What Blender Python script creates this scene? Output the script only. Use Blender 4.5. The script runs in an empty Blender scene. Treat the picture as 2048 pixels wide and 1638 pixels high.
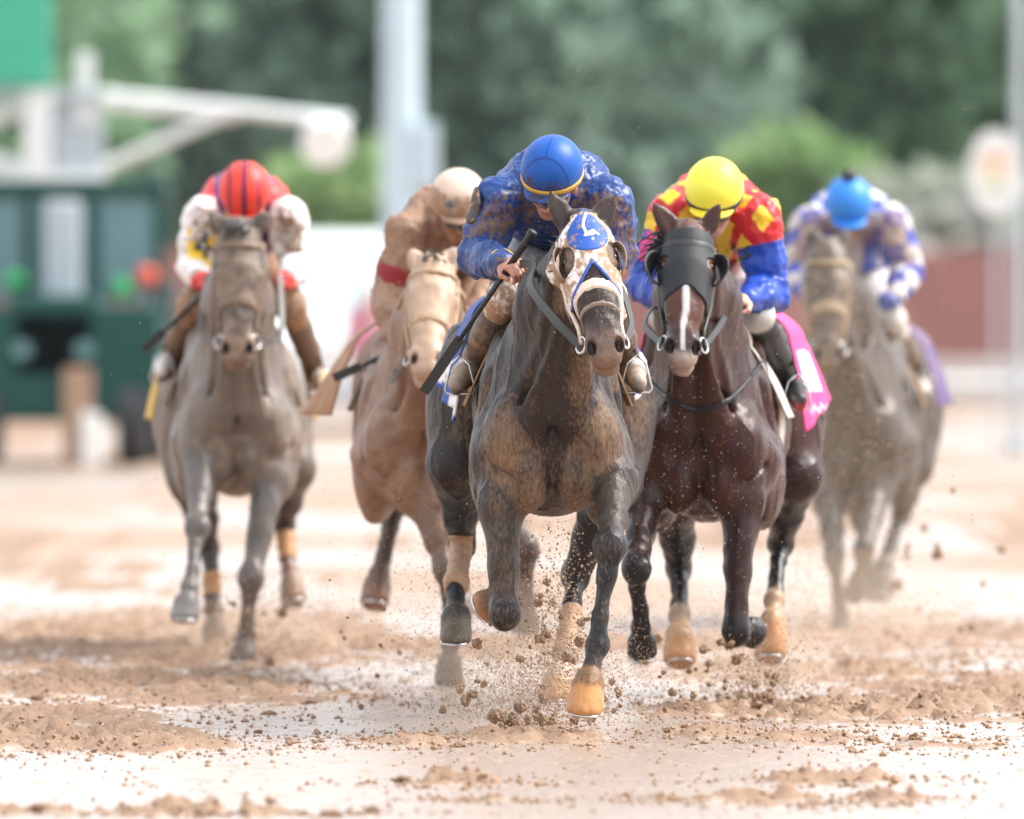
import bpy, math, random, os
import numpy as np
from mathutils import Vector, Matrix
R = math.radians
rng = np.random.default_rng(7)
random.seed(7)
scene = bpy.context.scene
C = scene.collection

# ------------------------------------------------------------------ camera, sky, sun, exposure
FP, HZ, CAMH, D0 = 21600.0, 560.0, 1.685, 40.0       # focal length in photo pixels, horizon row, camera height, lead horse distance
cam = bpy.data.cameras.new('camera'); camo = bpy.data.objects.new('camera', cam); C.objects.link(camo)
cam.sensor_width = 36.0; cam.lens = FP / 2048 * 36.0
cam.clip_start = 0.5; cam.clip_end = 3000
camo.location = (0, -D0, CAMH)
camo.rotation_euler = (R(90) - math.atan((819 - HZ) / FP), 0, 0)
cam.dof.use_dof = True; cam.dof.focus_distance = 39.9; cam.dof.aperture_fstop = 2.5
scene.camera = camo

SUN_EL, SUN_AZ = R(52), R(80)                          # high veiled sun, from the right
world = bpy.data.worlds.new('World'); scene.world = world; world.use_nodes = True
wn = world.node_tree.nodes; wl = world.node_tree.links
bg = wn['Background']
sky = wn.new('ShaderNodeTexSky'); sky.sky_type = 'NISHITA'; sky.sun_disc = False
sky.sun_elevation = SUN_EL; sky.sun_rotation = SUN_AZ; sky.dust_density = 4.0; sky.air_density = 1.0
hs = wn.new('ShaderNodeHueSaturation'); hs.inputs['Saturation'].default_value = 0.30
wl.new(sky.outputs[0], hs.inputs['Color'])
cl = wn.new('ShaderNodeMix'); cl.data_type = 'RGBA'; cl.inputs[0].default_value = 0.55; cl.inputs[7].default_value = (6.2, 6.6, 7.0, 1)   # even cloud deck
wl.new(hs.outputs[0], cl.inputs[6]); wl.new(cl.outputs[2], bg.inputs['Color'])
bg.inputs['Strength'].default_value = 0.125
sun = bpy.data.lights.new('sun', 'SUN'); suno = bpy.data.objects.new('sun', sun); C.objects.link(suno)
sun.energy = 2.1; sun.angle = R(30); sun.color = (1.0, 0.96, 0.9)
sd = Vector((math.sin(SUN_AZ) * math.cos(SUN_EL), math.cos(SUN_AZ) * math.cos(SUN_EL), math.sin(SUN_EL)))
suno.rotation_euler = sd.to_track_quat('Z', 'Y').to_euler()
suno.location = (0, 0, 30)
scene.view_settings.view_transform = 'Standard'
scene.view_settings.look = 'None'
scene.view_settings.exposure = 1.35
scene.view_settings.gamma = 1.0
scene.cycles.use_denoising = True
scene.cycles.max_bounces = 6; scene.cycles.volume_bounces = 1
scene.cycles.caustics_reflective = False; scene.cycles.caustics_refractive = False


def P(px, py, d):
    """a point seen at photo pixel px,py at distance d from the camera"""
    return np.array(((px - 1024) * d / FP, d - D0, CAMH - (py - HZ) * d / FP))

# ------------------------------------------------------------------ naming
def tag(o, label=None, cat=None, group=None, kind=None):
    if label: o['label'] = label
    if cat: o['category'] = cat
    if group: o['group'] = group
    if kind: o['kind'] = kind
    return o

def empty(name, loc, label=None, cat=None, group=None):
    o = bpy.data.objects.new(name, None); C.objects.link(o); o.location = tuple(loc)
    o.empty_display_size = 0.2
    return tag(o, label, cat, group)

def setparent(o, p):
    o.parent = p
    if p is not None: o.matrix_parent_inverse = Matrix.Translation(-Vector(p.location))

def mesh_obj(name, verts, faces, mat, parent=None, col=None, smooth=True, fmat=None):
    me = bpy.data.meshes.new(name)
    verts = np.asarray(verts, dtype=np.float32)
    if isinstance(faces, np.ndarray):
        n, k = faces.shape
        me.vertices.add(len(verts)); me.vertices.foreach_set('co', verts.ravel())
        me.loops.add(n * k); me.loops.foreach_set('vertex_index', faces.astype(np.int32).ravel())
        me.polygons.add(n); me.polygons.foreach_set('loop_start', np.arange(0, n * k, k, dtype=np.int32))
        try: me.polygons.foreach_set('loop_total', np.full(n, k, dtype=np.int32))
        except Exception: pass
        me.update(calc_edges=True)
    else:
        me.from_pydata([tuple(map(float, v)) for v in verts], [], faces)
    me.validate()
    if smooth: me.polygons.foreach_set('use_smooth', np.ones(len(me.polygons), dtype=bool))
    if col is not None and len(me.vertices) == len(col):
        a = me.attributes.new('Col', 'FLOAT_COLOR', 'POINT')
        c4 = np.ones((len(col), 4), dtype=np.float32); c4[:, :col.shape[1]] = col
        a.data.foreach_set('color', c4.ravel())
    for m in (mat if isinstance(mat, (list, tuple)) else [mat]): me.materials.append(m)
    if fmat is not None: me.polygons.foreach_set('material_index', np.asarray(fmat, dtype=np.int32))
    o = bpy.data.objects.new(name, me); C.objects.link(o)
    setparent(o, parent)
    return o

# ------------------------------------------------------------------ numpy noise
_tab = np.random.default_rng(3).random((64, 64, 64)).astype(np.float32)
def n3(p, s=1.0):
    q = np.asarray(p, dtype=np.float64) * s + 100.3
    i = np.floor(q).astype(int); f = q - i; f = f * f * (3 - 2 * f); i &= 63; j = (i + 1) & 63
    x0, y0, z0 = i[..., 0], i[..., 1], i[..., 2]; x1, y1, z1 = j[..., 0], j[..., 1], j[..., 2]
    fx, fy, fz = f[..., 0], f[..., 1], f[..., 2]
    a = _tab[x0, y0, z0] * (1 - fx) + _tab[x1, y0, z0] * fx
    b = _tab[x0, y1, z0] * (1 - fx) + _tab[x1, y1, z0] * fx
    c = _tab[x0, y0, z1] * (1 - fx) + _tab[x1, y0, z1] * fx
    d = _tab[x0, y1, z1] * (1 - fx) + _tab[x1, y1, z1] * fx
    return (a * (1 - fy) + b * fy) * (1 - fz) + (c * (1 - fy) + d * fy) * fz
def fbm(p, s, o=4):
    p = np.asarray(p); r = 0; a = 0.5; t = 0
    for k in range(o):
        r = r + a * n3(p + 7.1 * k, s * 2 ** k); t += a; a *= 0.5
    return r / t
def sstep(a, b, x):
    t = np.clip((x - a) / (b - a), 0, 1); return t * t * (3 - 2 * t)

# ------------------------------------------------------------------ smooth blended solids -> one continuous mesh
def unit(v):
    v = np.asarray(v, dtype=float); return v / (np.linalg.norm(v) + 1e-12)
def frame(f, hint):
    """rows: axis f, side, normal"""
    f = unit(f); s = np.cross(f, np.asarray(hint, float)); s = unit(s); n = np.cross(s, f)
    return np.array((f, s, n))

class Blob:
    def __init__(self, h=0.01): self.h = h; self.p = []; self.pr = {}
    def cone(self, a, b, ra, rb, k=0.03, col=None, mud=None, flat=None, op='u', pr=0.0):
        if pr: self.pr[len(self.p)] = pr
        a = np.asarray(a, float); b = np.asarray(b, float); r = max(ra, rb)
        self.p.append(('c', (a, b, ra, rb, flat), np.minimum(a, b) - r, np.maximum(a, b) + r, k, col, mud, op)); return self
    def chain(self, pts, rad, k=0.03, **kw):
        for i in range(len(pts) - 1): self.cone(pts[i], pts[i + 1], rad[i], rad[i + 1], k, **kw)
        return self
    def ell(self, c, r, rot=None, k=0.03, col=None, mud=None, op='u'):
        c = np.asarray(c, float); r = np.asarray(r, float) * np.ones(3)
        M = np.eye(3) if rot is None else np.asarray(rot)
        e = np.sqrt(((M * r[:, None]) ** 2).sum(0))
        self.p.append(('e', (c, r, M), c - e, c + e, k, col, mud, op)); return self
    def hoof(self, a, b, ra, rb, k=0.008, col=None, mud=None, tilt=None):
        a = np.asarray(a, float); b = np.asarray(b, float); r = max(ra, rb) * 1.6
        n = unit(b - a) if tilt is None else unit(tilt)
        self.p.append(('h', (a, b, ra, rb, n), np.minimum(a, b) - r, np.maximum(a, b) + r, k, col, mud, 'u')); return self
    @staticmethod
    def dist(kind, q, X, Y, Z):
        if kind == 'e':
            c, r, M = q; x = X - c[0]; y = Y - c[1]; z = Z - c[2]
            u = (M[0, 0] * x + M[0, 1] * y + M[0, 2] * z) / r[0]
            v = (M[1, 0] * x + M[1, 1] * y + M[1, 2] * z) / r[1]
            w = (M[2, 0] * x + M[2, 1] * y + M[2, 2] * z) / r[2]
            k0 = np.sqrt(u * u + v * v + w * w); k1 = np.sqrt((u / r[0]) ** 2 + (v / r[1]) ** 2 + (w / r[2]) ** 2) + 1e-9
            return k0 * (k0 - 1) / k1
        a, b, ra, rb, ex = q
        d = b - a; dd = float(d @ d) + 1e-12
        x = X - a[0]; y = Y - a[1]; z = Z - a[2]
        t = (x * d[0] + y * d[1] + z * d[2]) / dd
        tc = np.clip(t, 0, 1)
        x = x - tc * d[0]; y = y - tc * d[1]; z = z - tc * d[2]
        if kind == 'c':
            if ex is not None:
                ax, f = ex; g = (x * ax[0] + y * ax[1] + z * ax[2]) * (1 / f - 1)
                return (np.sqrt((x + ax[0] * g) ** 2 + (y + ax[1] * g) ** 2 + (z + ax[2] * g) ** 2) - (ra + (rb - ra) * tc)) * min(1, f)
            return np.sqrt(x * x + y * y + z * z) - (ra + (rb - ra) * tc)
        L = math.sqrt(dd); s0 = t * L
        rad = np.sqrt(x * x + y * y + z * z) - (ra + (rb - ra) * np.sqrt(tc))
        pl = (X - b[0]) * ex[0] + (Y - b[1]) * ex[1] + (Z - b[2]) * ex[2]
        # rounded corners at the sole
        m = 0.026
        u = np.maximum(rad + m, 0); v = np.maximum(pl + m, 0)
        return np.minimum(np.maximum(rad, pl) + m, 0) - m + np.where((rad > -m) & (pl > -m), np.sqrt(u * u + v * v), np.maximum(np.maximum(rad, pl) + m, 0))
    def bounds(self):
        u = [p for p in self.p if p[7] == 'u']
        return np.min([p[2] for p in u], 0), np.max([p[3] for p in u], 0)
    def grid(self, lo, hi, h):
        lo = np.asarray(lo, float); hi = np.asarray(hi, float)
        n = np.maximum(np.ceil((hi - lo) / h).astype(int) + 1, 4)
        ax = [lo[i] + np.arange(n[i]) * h for i in range(3)]
        F = np.full(tuple(n), 0.5, dtype=np.float32)
        for kind, q, a, b, k, col, mud, op in self.p:
            m = k + 3 * h + 0.03
            s = []
            for i in range(3):
                i0 = int(max(0, math.floor((a[i] - m - lo[i]) / h))); i1 = int(min(n[i], math.ceil((b[i] + m - lo[i]) / h) + 1))
                if i1 <= i0: break
                s.append(slice(i0, i1))
            if len(s) < 3: continue
            s = tuple(s)
            X = ax[0][s[0]].astype(np.float32)[:, None, None]; Y = ax[1][s[1]].astype(np.float32)[None, :, None]; Z = ax[2][s[2]].astype(np.float32)[None, None, :]
            d = self.dist(kind, q, X, Y, Z)
            G = F[s]
            if op == 'u':
                hh = np.maximum(k - np.abs(G - d), 0) / k
                F[s] = np.minimum(G, d) - hh * hh * k * 0.25
            else:
                d = -d; hh = np.maximum(k - np.abs(G - d), 0) / k
                F[s] = np.maximum(G, d) + hh * hh * k * 0.25
        return F, ax
    def colors(self, V, base=(0.1, 0.1, 0.1), s=0.012):
        X, Y, Z = V[:, 0], V[:, 1], V[:, 2]
        acc = np.zeros((len(V), 4)); wt = np.full(len(V), 1e-9)
        for pi, (kind, q, a, b, k, col, mud, op) in enumerate(self.p):
            if op != 'u': continue
            m = 0.12
            ix = np.where((X > a[0] - m) & (X < b[0] + m) & (Y > a[1] - m) & (Y < b[1] + m) & (Z > a[2] - m) & (Z < b[2] + m))[0]
            if not len(ix): continue
            d = self.dist(kind, q, X[ix], Y[ix], Z[ix]) - self.pr.get(pi, 0.0)
            w = np.exp(-np.clip(d, -0.2, 0.2) / s)
            c = np.array((*(col if col is not None else base), mud if mud is not None else 0.5))
            acc[ix] += w[:, None] * c; wt[ix] += w
        return acc / wt[:, None]

def nets(F, ax, h, smooth=1):
    S = F < 0
    c = np.zeros(tuple(np.array(F.shape) - 1), dtype=np.uint8)
    for i in (0, 1):
        for j in (0, 1):
            for k in (0, 1):
                c += S[i:S.shape[0] - 1 + i, j:S.shape[1] - 1 + j, k:S.shape[2] - 1 + k]
    act = (c > 0) & (c < 8)
    I = np.argwhere(act); n = len(I)
    if n == 0: return np.zeros((0, 3)), np.zeros((0, 4), int)
    idx = np.full(act.shape, -1, dtype=np.int64); idx[act] = np.arange(n)
    acc = np.zeros((n, 3)); cnt = np.zeros(n)
    cs = [(i, j, k) for i in (0, 1) for j in (0, 1) for k in (0, 1)]
    for a in cs:
        for ax_ in range(3):
            if a[ax_] == 1: continue
            b = list(a); b[ax_] = 1
            fa = F[I[:, 0] + a[0], I[:, 1] + a[1], I[:, 2] + a[2]]; fb = F[I[:, 0] + b[0], I[:, 1] + b[1], I[:, 2] + b[2]]
            m = (fa < 0) != (fb < 0)
            t = np.where(m, fa / np.where(m, fa - fb, 1), 0)
            v = np.array(a, float)[None, :].repeat(n, 0); v[:, ax_] += t
            acc[m] += v[m]; cnt[m] += 1
    V = (I + acc / cnt[:, None]) * h + np.array([ax[0][0], ax[1][0], ax[2][0]])
    Q = []
    for d in range(3):
        e, f = [(1, 2), (2, 0), (0, 1)][d]
        s0 = [slice(None)] * 3; s1 = [slice(None)] * 3
        s0[d] = slice(0, -1); s1[d] = slice(1, None)
        for t in (e, f): s0[t] = slice(1, -1); s1[t] = slice(1, -1)
        A = S[tuple(s0)]; B = S[tuple(s1)]
        E = np.argwhere(A != B)
        if not len(E): continue
        flip = ~A[E[:, 0], E[:, 1], E[:, 2]]
        E = E.copy(); E[:, e] += 1; E[:, f] += 1
        q = []
        for (oe, of) in ((-1, -1), (0, -1), (0, 0), (-1, 0)):
            g = E.copy(); g[:, e] += oe; g[:, f] += of
            q.append(idx[g[:, 0], g[:, 1], g[:, 2]])
        q = np.stack(q, 1); q[flip] = q[flip][:, ::-1]
        Q.append(q)
    Q = np.concatenate(Q); Q = Q[(Q >= 0).all(1)]
    for it in range(smooth):
        e = np.concatenate([Q[:, [0, 1]], Q[:, [1, 2]], Q[:, [2, 3]], Q[:, [3, 0]]])
        w = np.bincount(e[:, 0], minlength=n) + np.bincount(e[:, 1], minlength=n)
        L = np.stack([np.bincount(e[:, 0], V[e[:, 1], k], n) + np.bincount(e[:, 1], V[e[:, 0], k], n) for k in range(3)], 1)
        V = V * 0.4 + 0.6 * L / np.maximum(w, 1)[:, None]
    return V, Q

def vnormals(V, Q):
    a = V[Q[:, 2]] - V[Q[:, 0]]; b = V[Q[:, 3]] - V[Q[:, 1]]; N = np.cross(a, b)
    out = np.stack([sum(np.bincount(Q[:, i], N[:, k], len(V)) for i in range(4)) for k in range(3)], 1)
    return out / (np.linalg.norm(out, axis=1)[:, None] + 1e-12)

def solid(blob, h=None, smooth=1):
    h = h or blob.h; lo, hi = blob.bounds(); m = 3 * h + 0.01
    F, ax = blob.grid(lo - m, hi + m, h)
    return nets(F, ax, h, smooth)

def shell(blob, off, region, lo, hi, h, smooth=1):
    """the skin of a blob pushed out by off, kept where region(X,Y,Z) < 0 : straps, hoods, cloths, wraps"""
    F, ax = blob.grid(lo, hi, h)
    X = ax[0].astype(np.float32)[:, None, None]; Y = ax[1].astype(np.float32)[None, :, None]; Z = ax[2].astype(np.float32)[None, None, :]
    G = np.maximum(F - off, region(X, Y, Z)).astype(np.float32)
    G[0] = G[-1] = 1; G[:, 0] = G[:, -1] = 1; G[:, :, 0] = G[:, :, -1] = 1
    return nets(G, ax, h, smooth)

# ------------------------------------------------------------------ materials
def mat(name, col=None, rough=0.6, spec=0.5, metal=0.0, mud=0.0, mudcol=(0.30, 0.175, 0.09), mscale=40, vary=0.25, vscale=30, bump=0.0, bscale=120, stretch=(1, 1, 1), sheen=0.0, coat=0.0, mudwidth=0.12, emit=None, speck=0.0, bdist=.004, bump2=None):
    m = bpy.data.materials.new(name); m.use_nodes = True
    nt = m.node_tree; N = nt.nodes; L = nt.links; b = N['Principled BSDF']
    b.inputs['Roughness'].default_value = rough; b.inputs['Metallic'].default_value = metal
    b.inputs['Specular IOR Level'].default_value = spec
    if sheen: b.inputs['Sheen Weight'].default_value = sheen
    if coat: b.inputs['Coat Weight'].default_value = coat; b.inputs['Coat Roughness'].default_value = 0.15
    tc = N.new('ShaderNodeTexCoord'); mp = N.new('ShaderNodeMapping'); L.new(tc.outputs['Object'], mp.inputs['Vector'])
    mp.inputs['Scale'].default_value = stretch
    if col is None:
        at = N.new('ShaderNodeAttribute'); at.attribute_name = 'Col'; src = at.outputs['Color']; ma = at.outputs['Alpha']
    else:
        rgb = N.new('ShaderNodeRGB'); rgb.outputs[0].default_value = (*col, 1); src = rgb.outputs[0]; ma = None
    def noise(scale, detail=4):
        n = N.new('ShaderNodeTexNoise'); n.inputs['Scale'].default_value = scale; n.inputs['Detail'].default_value = detail
        L.new(mp.outputs[0], n.inputs['Vector']); return n.outputs['Fac']
    def math_(op, a, bb, clamp=False):
        n = N.new('ShaderNodeMath'); n.operation = op; n.use_clamp = clamp
        for i, x in enumerate((a, bb)):
            if isinstance(x, (int, float)): n.inputs[i].default_value = x
            else: L.new(x, n.inputs[i])
        return n.outputs[0]
    def mix(f, a, bb):
        n = N.new('ShaderNodeMix'); n.data_type = 'RGBA'; L.new(f, n.inputs[0]); 
        for s, x in ((6, a), (7, bb)):
            if isinstance(x, tuple): n.inputs[s].default_value = (*x, 1)
            else: L.new(x, n.inputs[s])
        return n.outputs[2]
    if vary:
        v = noise(vscale); v = math_('MULTIPLY_ADD', v, 2 * vary); v.node.inputs[2].default_value = 1 - vary
        h = N.new('ShaderNodeMix'); h.data_type = 'RGBA'; h.blend_type = 'MULTIPLY'; h.inputs[0].default_value = 1
        L.new(src, h.inputs[6]); L.new(v, h.inputs[7]); src = h.outputs[2]
    if mud or ma is not None:
        f = noise(mscale, 6)
        big = noise(mscale * 0.16, 3)
        f = math_('ADD', math_('MULTIPLY', f, 0.65), math_('MULTIPLY', big, 0.35))
        amt = ma if (ma is not None) else mud
        th = math_('SUBTRACT', 0.86, math_('MULTIPLY', amt, 0.72))      # amount 0 -> none, 1 -> everywhere
        f = math_('DIVIDE', math_('SUBTRACT', f, th), mudwidth, True)
        mv = noise(mscale * 2.3, 2); mc = mix(mv, tuple(c * 0.72 for c in mudcol), tuple(min(1, c * 1.35) for c in mudcol))
        src = mix(f, src, mc)
        rr = math_('MULTIPLY_ADD', f, 0.62 - rough); rr.node.inputs[2].default_value = rough; L.new(rr, b.inputs['Roughness'])
    if speck:
        vo = N.new('ShaderNodeTexVoronoi'); vo.inputs['Scale'].default_value = 55; L.new(tc.outputs['Object'], vo.inputs['Vector'])
        rad = math_('MULTIPLY', noise(9, 2), speck)
        f = math_('LESS_THAN', vo.outputs['Distance'], rad)
        src = mix(f, src, tuple(min(1, c * 1.25) for c in mudcol))
    L.new(src, b.inputs['Base Color'])
    if bump:
        bn = N.new('ShaderNodeBump'); bn.inputs['Strength'].default_value = bump; bn.inputs['Distance'].default_value = bdist
        hgt = noise(bscale, 5)
        if bump2: hgt = math_('ADD', hgt, math_('MULTIPLY', noise(bump2[0], 3), bump2[1]))
        L.new(hgt, bn.inputs['Height']); L.new(bn.outputs[0], b.inputs['Normal'])
    if emit:
        b.inputs['Emission Color'].default_value = (*emit[0], 1); b.inputs['Emission Strength'].default_value = emit[1]
    return m

M = {}
M['coat_dark'] = mat('wet_coat', rough=0.34, spec=.26, mscale=92, vary=0.4, vscale=34, bump=0.42, bscale=170, stretch=(1, 1, 0.42), mudwidth=0.48, mudcol=(0.26, 0.165, 0.098), speck=0.17, bdist=.006, bump2=(46, 1.8))
M['coat_bay'] = mat('wet_bay_coat', rough=0.27, spec=.28, mscale=60, vary=0.4, vscale=16, bump=0.25, bscale=170, stretch=(1, 1, 0.35), mudwidth=0.25, speck=0.17, mudcol=(0.34, 0.22, 0.135), bdist=.005, bump2=(40, 1.5))
M['coat_muddy'] = mat('muddy_coat', rough=0.40, spec=.5, mscale=20, vary=0.25, vscale=9, bump=0.3, bscale=120, mudwidth=0.45, mudcol=(0.37, 0.255, 0.17), speck=0.1, bump2=(40, 1.0))
M['silk'] = mat('silk', rough=0.36, spec=.42, mscale=62, vary=0.2, vscale=12, bump=0.35, bscale=60, mudwidth=0.16, mudcol=(0.17, 0.098, 0.05), bump2=(22, 1.5))
M['muddysilk'] = mat('muddy_silk', rough=0.5, spec=.4, mscale=40, vary=0.2, vscale=12, bump=0.35, bscale=60, mudwidth=0.3, mudcol=(0.30, 0.185, 0.118), bump2=(22, 1.5))
M['cloth'] = mat('cloth', rough=0.6, mscale=46, vary=0.12, vscale=20, bump=0.3, bscale=150, mudwidth=0.12, mudcol=(0.36, 0.21, 0.12))
M['leather'] = mat('leather', rough=0.45, mscale=50, vary=0.25, bump=0.2, mudwidth=0.25, mudcol=(0.26, 0.155, 0.085))
M['skin'] = mat('skin', rough=0.45, vary=0.12, mscale=60, mudwidth=0.2, bump=0.15, bscale=200)
M['hair'] = mat('hair', col=(0.012, 0.010, 0.010), rough=0.5, vary=0.4, vscale=60)
M['eye'] = mat('eye', col=(0.012, 0.007, 0.005), rough=0.06, vary=0.0, spec=0.8)
M['metal'] = mat('steel', col=(0.55, 0.55, 0.56), rough=0.25, metal=1.0, vary=0.1, mud=0.25, mscale=60)
M['black'] = mat('black_rubber', col=(0.012, 0.012, 0.014), rough=0.45, vary=0.2, mud=0.12, mscale=90)
M['clod'] = mat('mud_clod', col=(0.29, 0.175, 0.10), rough=0.55, vary=0.45, vscale=60, bump=0.6, bscale=90)
M['whitepaint'] = mat('white_paint', col=(0.75, 0.78, 0.78), rough=0.4, vary=0.06, vscale=3)
M['greenpaint'] = mat('green_paint', col=(0.005, 0.055, 0.045), spec=.25, rough=0.5, vary=0.15, vscale=3)
M['signgreen'] = mat('green_banner', col=(0.05, 0.42, 0.27), rough=0.5, vary=0.12, vscale=1.2)
M['grey'] = mat('grey_metal', col=(0.42, 0.48, 0.52), rough=0.45, vary=0.1, vscale=3)
M['glass'] = mat('cab_glass', col=(0.10, 0.22, 0.24), rough=0.08, spec=0.7, vary=0.1, vscale=2)
M['tyre'] = mat('tyre', col=(0.022, 0.022, 0.026), rough=0.7, vary=0.3, mud=0.25, mscale=8)
M['lamp'] = mat('lamp_lens', col=(0.9, 0.92, 0.92), rough=0.2, vary=0.0)
M['red'] = mat('red_boards', col=(0.29, 0.125, 0.112), rough=0.6, vary=0.25, vscale=1.5)
M['concrete'] = mat('pale_barrier', col=(0.55, 0.52, 0.50), rough=0.6, vary=0.12, vscale=1.5)
M['pole'] = mat('galvanised_pole', col=(0.50, 0.62, 0.70), rough=0.4, vary=0.08, vscale=2)
M['bark'] = mat('bark', col=(0.09, 0.07, 0.055), rough=0.9, vary=0.4, vscale=4)

# ------------------------------------------------------------------ simple shapes for machines and posts
class MB:
    def __init__(s): s.v = []; s.f = []
    def add(s, v, f):
        o = len(s.v); s.v += [tuple(map(float, x)) for x in v]; s.f += [tuple(i + o for i in q) for q in f]; return s
    def box(s, lo, hi, bev=0.03):
        lo = np.array(lo, float); hi = np.array(hi, float); b = min(bev, *(0.45 * (hi - lo)))
        bm = __import__('bmesh').new()
        r = __import__('bmesh').ops.create_cube(bm, size=1)
        for v in bm.verts: v.co = Vector(tuple((lo + hi) / 2 + np.array(v.co) * (hi - lo)))
        if b > 1e-4: __import__('bmesh').ops.bevel(bm, geom=list(bm.edges), offset=b, segments=2, affect='EDGES', profile=0.6)
        bm.verts.index_update()
        s.add([v.co[:] for v in bm.verts], [[v.index for v in f.verts] for f in bm.faces]); bm.free(); return s
    def tube(s, pts, rad, n=12, cap=True):
        pts = [np.array(p, float) for p in pts]
        if not hasattr(rad, '__len__'): rad = [rad] * len(pts)
        ring = []
        for i, p in enumerate(pts):
            t = unit(pts[min(i + 1, len(pts) - 1)] - pts[max(i - 1, 0)])
            h = np.array((0, 0, 1.0)) if abs(t[2]) < 0.9 else np.array((1.0, 0, 0))
            if i == 0: a = unit(np.cross(t, h))
            else: a = unit(a - t * (a @ t))
            b = np.cross(t, a)
            ring.append([p + rad[i] * (math.cos(q) * a + math.sin(q) * b) for q in np.linspace(0, 2 * math.pi, n, endpoint=False)])
        v = [x for r in ring for x in r]; f = []
        for i in range(len(pts) - 1):
            for k in range(n):
                f.append((i * n + k, i * n + (k + 1) % n, (i + 1) * n + (k + 1) % n, (i + 1) * n + k))
        if cap: f.append(tuple(range(n))[::-1]); f.append(tuple((len(pts) - 1) * n + k for k in range(n)))
        return s.add(v, f)
    def lathe(s, c, axis, prof, n=28):
        """prof: list of (along, radius)"""
        t = unit(axis); h = np.array((0, 0, 1.0)) if abs(t[2]) < 0.9 else np.array((1.0, 0, 0)); a = unit(np.cross(t, h)); b = np.cross(t, a); c = np.array(c, float)
        v = [c + t * l + r * (math.cos(q) * a + math.sin(q) * b) for l, r in prof for q in np.linspace(0, 2 * math.pi, n, endpoint=False)]
        f = [(i * n + k, i * n + (k + 1) % n, (i + 1) * n + (k + 1) % n, (i + 1) * n + k) for i in range(len(prof) - 1) for k in range(n)]
        f.append(tuple(range(n))[::-1]); f.append(tuple((len(prof) - 1) * n + k for k in range(n)))
        return s.add(v, f)
    def build(s, name, m, parent=None, smooth=False):
        o = mesh_obj(name, s.v, s.f, m, parent, smooth=smooth); return o

# ------------------------------------------------------------------ the track: one wet muddy sheet out to the horizon
def axis(dense_lo, dense_hi, step, far_lo, far_hi, g=1.25):
    a = list(np.arange(dense_lo, dense_hi, step)); s = step; x = a[-1]
    while x < far_hi: s *= g; x += s; a.append(x)
    s = step; x = a[0]; b = []
    while x > far_lo: s *= g; x -= s; b.append(x)
    return np.array(b[::-1] + a)
# churned patches: photo place on the ground (column, row) and half sizes in metres (across, along)
PATCH = [(150, 1375, .75, 1.2, 1), (420, 1400, .5, .7, .9), (120, 1480, .45, .9, 1.0), (300, 1500, .25, .35, .9), (60, 1440, .4, .8, .9), (940, 1312, .3, 1.0, .6),
         (1050, 1478, .24, .5, .8), (1620, 1345, .6, 1.2, .8), (1520, 1425, .35, .7, .9), (1720, 1425, .5, .9, .9), (1420, 1470, .14, .3, .8), (1600, 1480, .2, .4, .6), (2000, 1390, .5, 2., .8),
         (1650, 1560, .22, .3, 1.0), (1560, 1605, .20, .25, 1.0), (1780, 1600, .1, .2, .9), (900, 1568, .17, .18, .9), (960, 1602, .12, .1, .7), (130, 1628, .7, .10, 1.0), (420, 1632, .3, .10, .9), (820, 1490, .12, .25, .6),
         (300, 1320, .9, 2., .6), (1850, 1270, 1., 3., .5), (200, 1250, 1., 3., .35), (700, 1480, .2, .3, .35), (1320, 1600, .12, .15, .4), (1900, 1490, .2, .5, .5)]
def ground_d(py): return CAMH * FP / (py - HZ)
def patch_amount(X, Y):
    A = np.zeros_like(X)
    for px, py, sx, sy, a in PATCH:
        d = ground_d(py); x, y = (px - 1024) * d / FP, d - D0
        A = np.maximum(A, a * np.exp(-0.5 * (((X - x) / sx) ** 2 + ((Y - y) / sy) ** 2) ** 1.5))
    return A
def ground_h(X, Y):
    p = np.stack([X, Y, 0 * X], -1)
    A = patch_amount(X, Y)
    a2 = np.where((np.abs(X) > 2.6) | (Y > 9), sstep(0.5, 0.68, fbm(p * (1, .5, 1) + 11, 0.5, 3)) * 0.8, 0); A = np.maximum(A, a2)
    n = fbm(p, 13.0, 4); rid = 1 - np.abs(2 * fbm(p + 31, 24.0, 3) - 1)
    broken = sstep(0.50, 0.62, fbm(p * (1, .6, 1) + 5, 8.0, 4) * 0.9 + A * 0.16)
    lump = A * broken
    base = (fbm(p + 3, 0.9, 3) - .5) * 0.012 + (fbm(p * (1, 1.6, 1) + 9, 5, 3) - .5) * 0.010
    h = base + lump * (0.008 + 0.16 * np.clip(n - .42, 0, 1) + 0.05 * np.clip(rid - .72, 0, 1) * 2)
    far = sstep(60, 140, np.abs(Y) + np.abs(X))
    return h * (1 - far), lump
gx = axis(-3.0, 3.0, 0.022, -700, 700); gy = axis(-7.5, 12.0, 0.032, -90, 900)
GX, GY = np.meshgrid(gx, gy, indexing='ij')
GH, GL = ground_h(GX, GY)
V = np.stack([GX, GY, GH], -1).reshape(-1, 3); nx, ny = len(gx), len(gy)
I = np.arange(nx * ny).reshape(nx, ny)
Q = np.stack([I[:-1, :-1], I[1:, :-1], I[1:, 1:], I[:-1, 1:]], -1).reshape(-1, 4)

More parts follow.
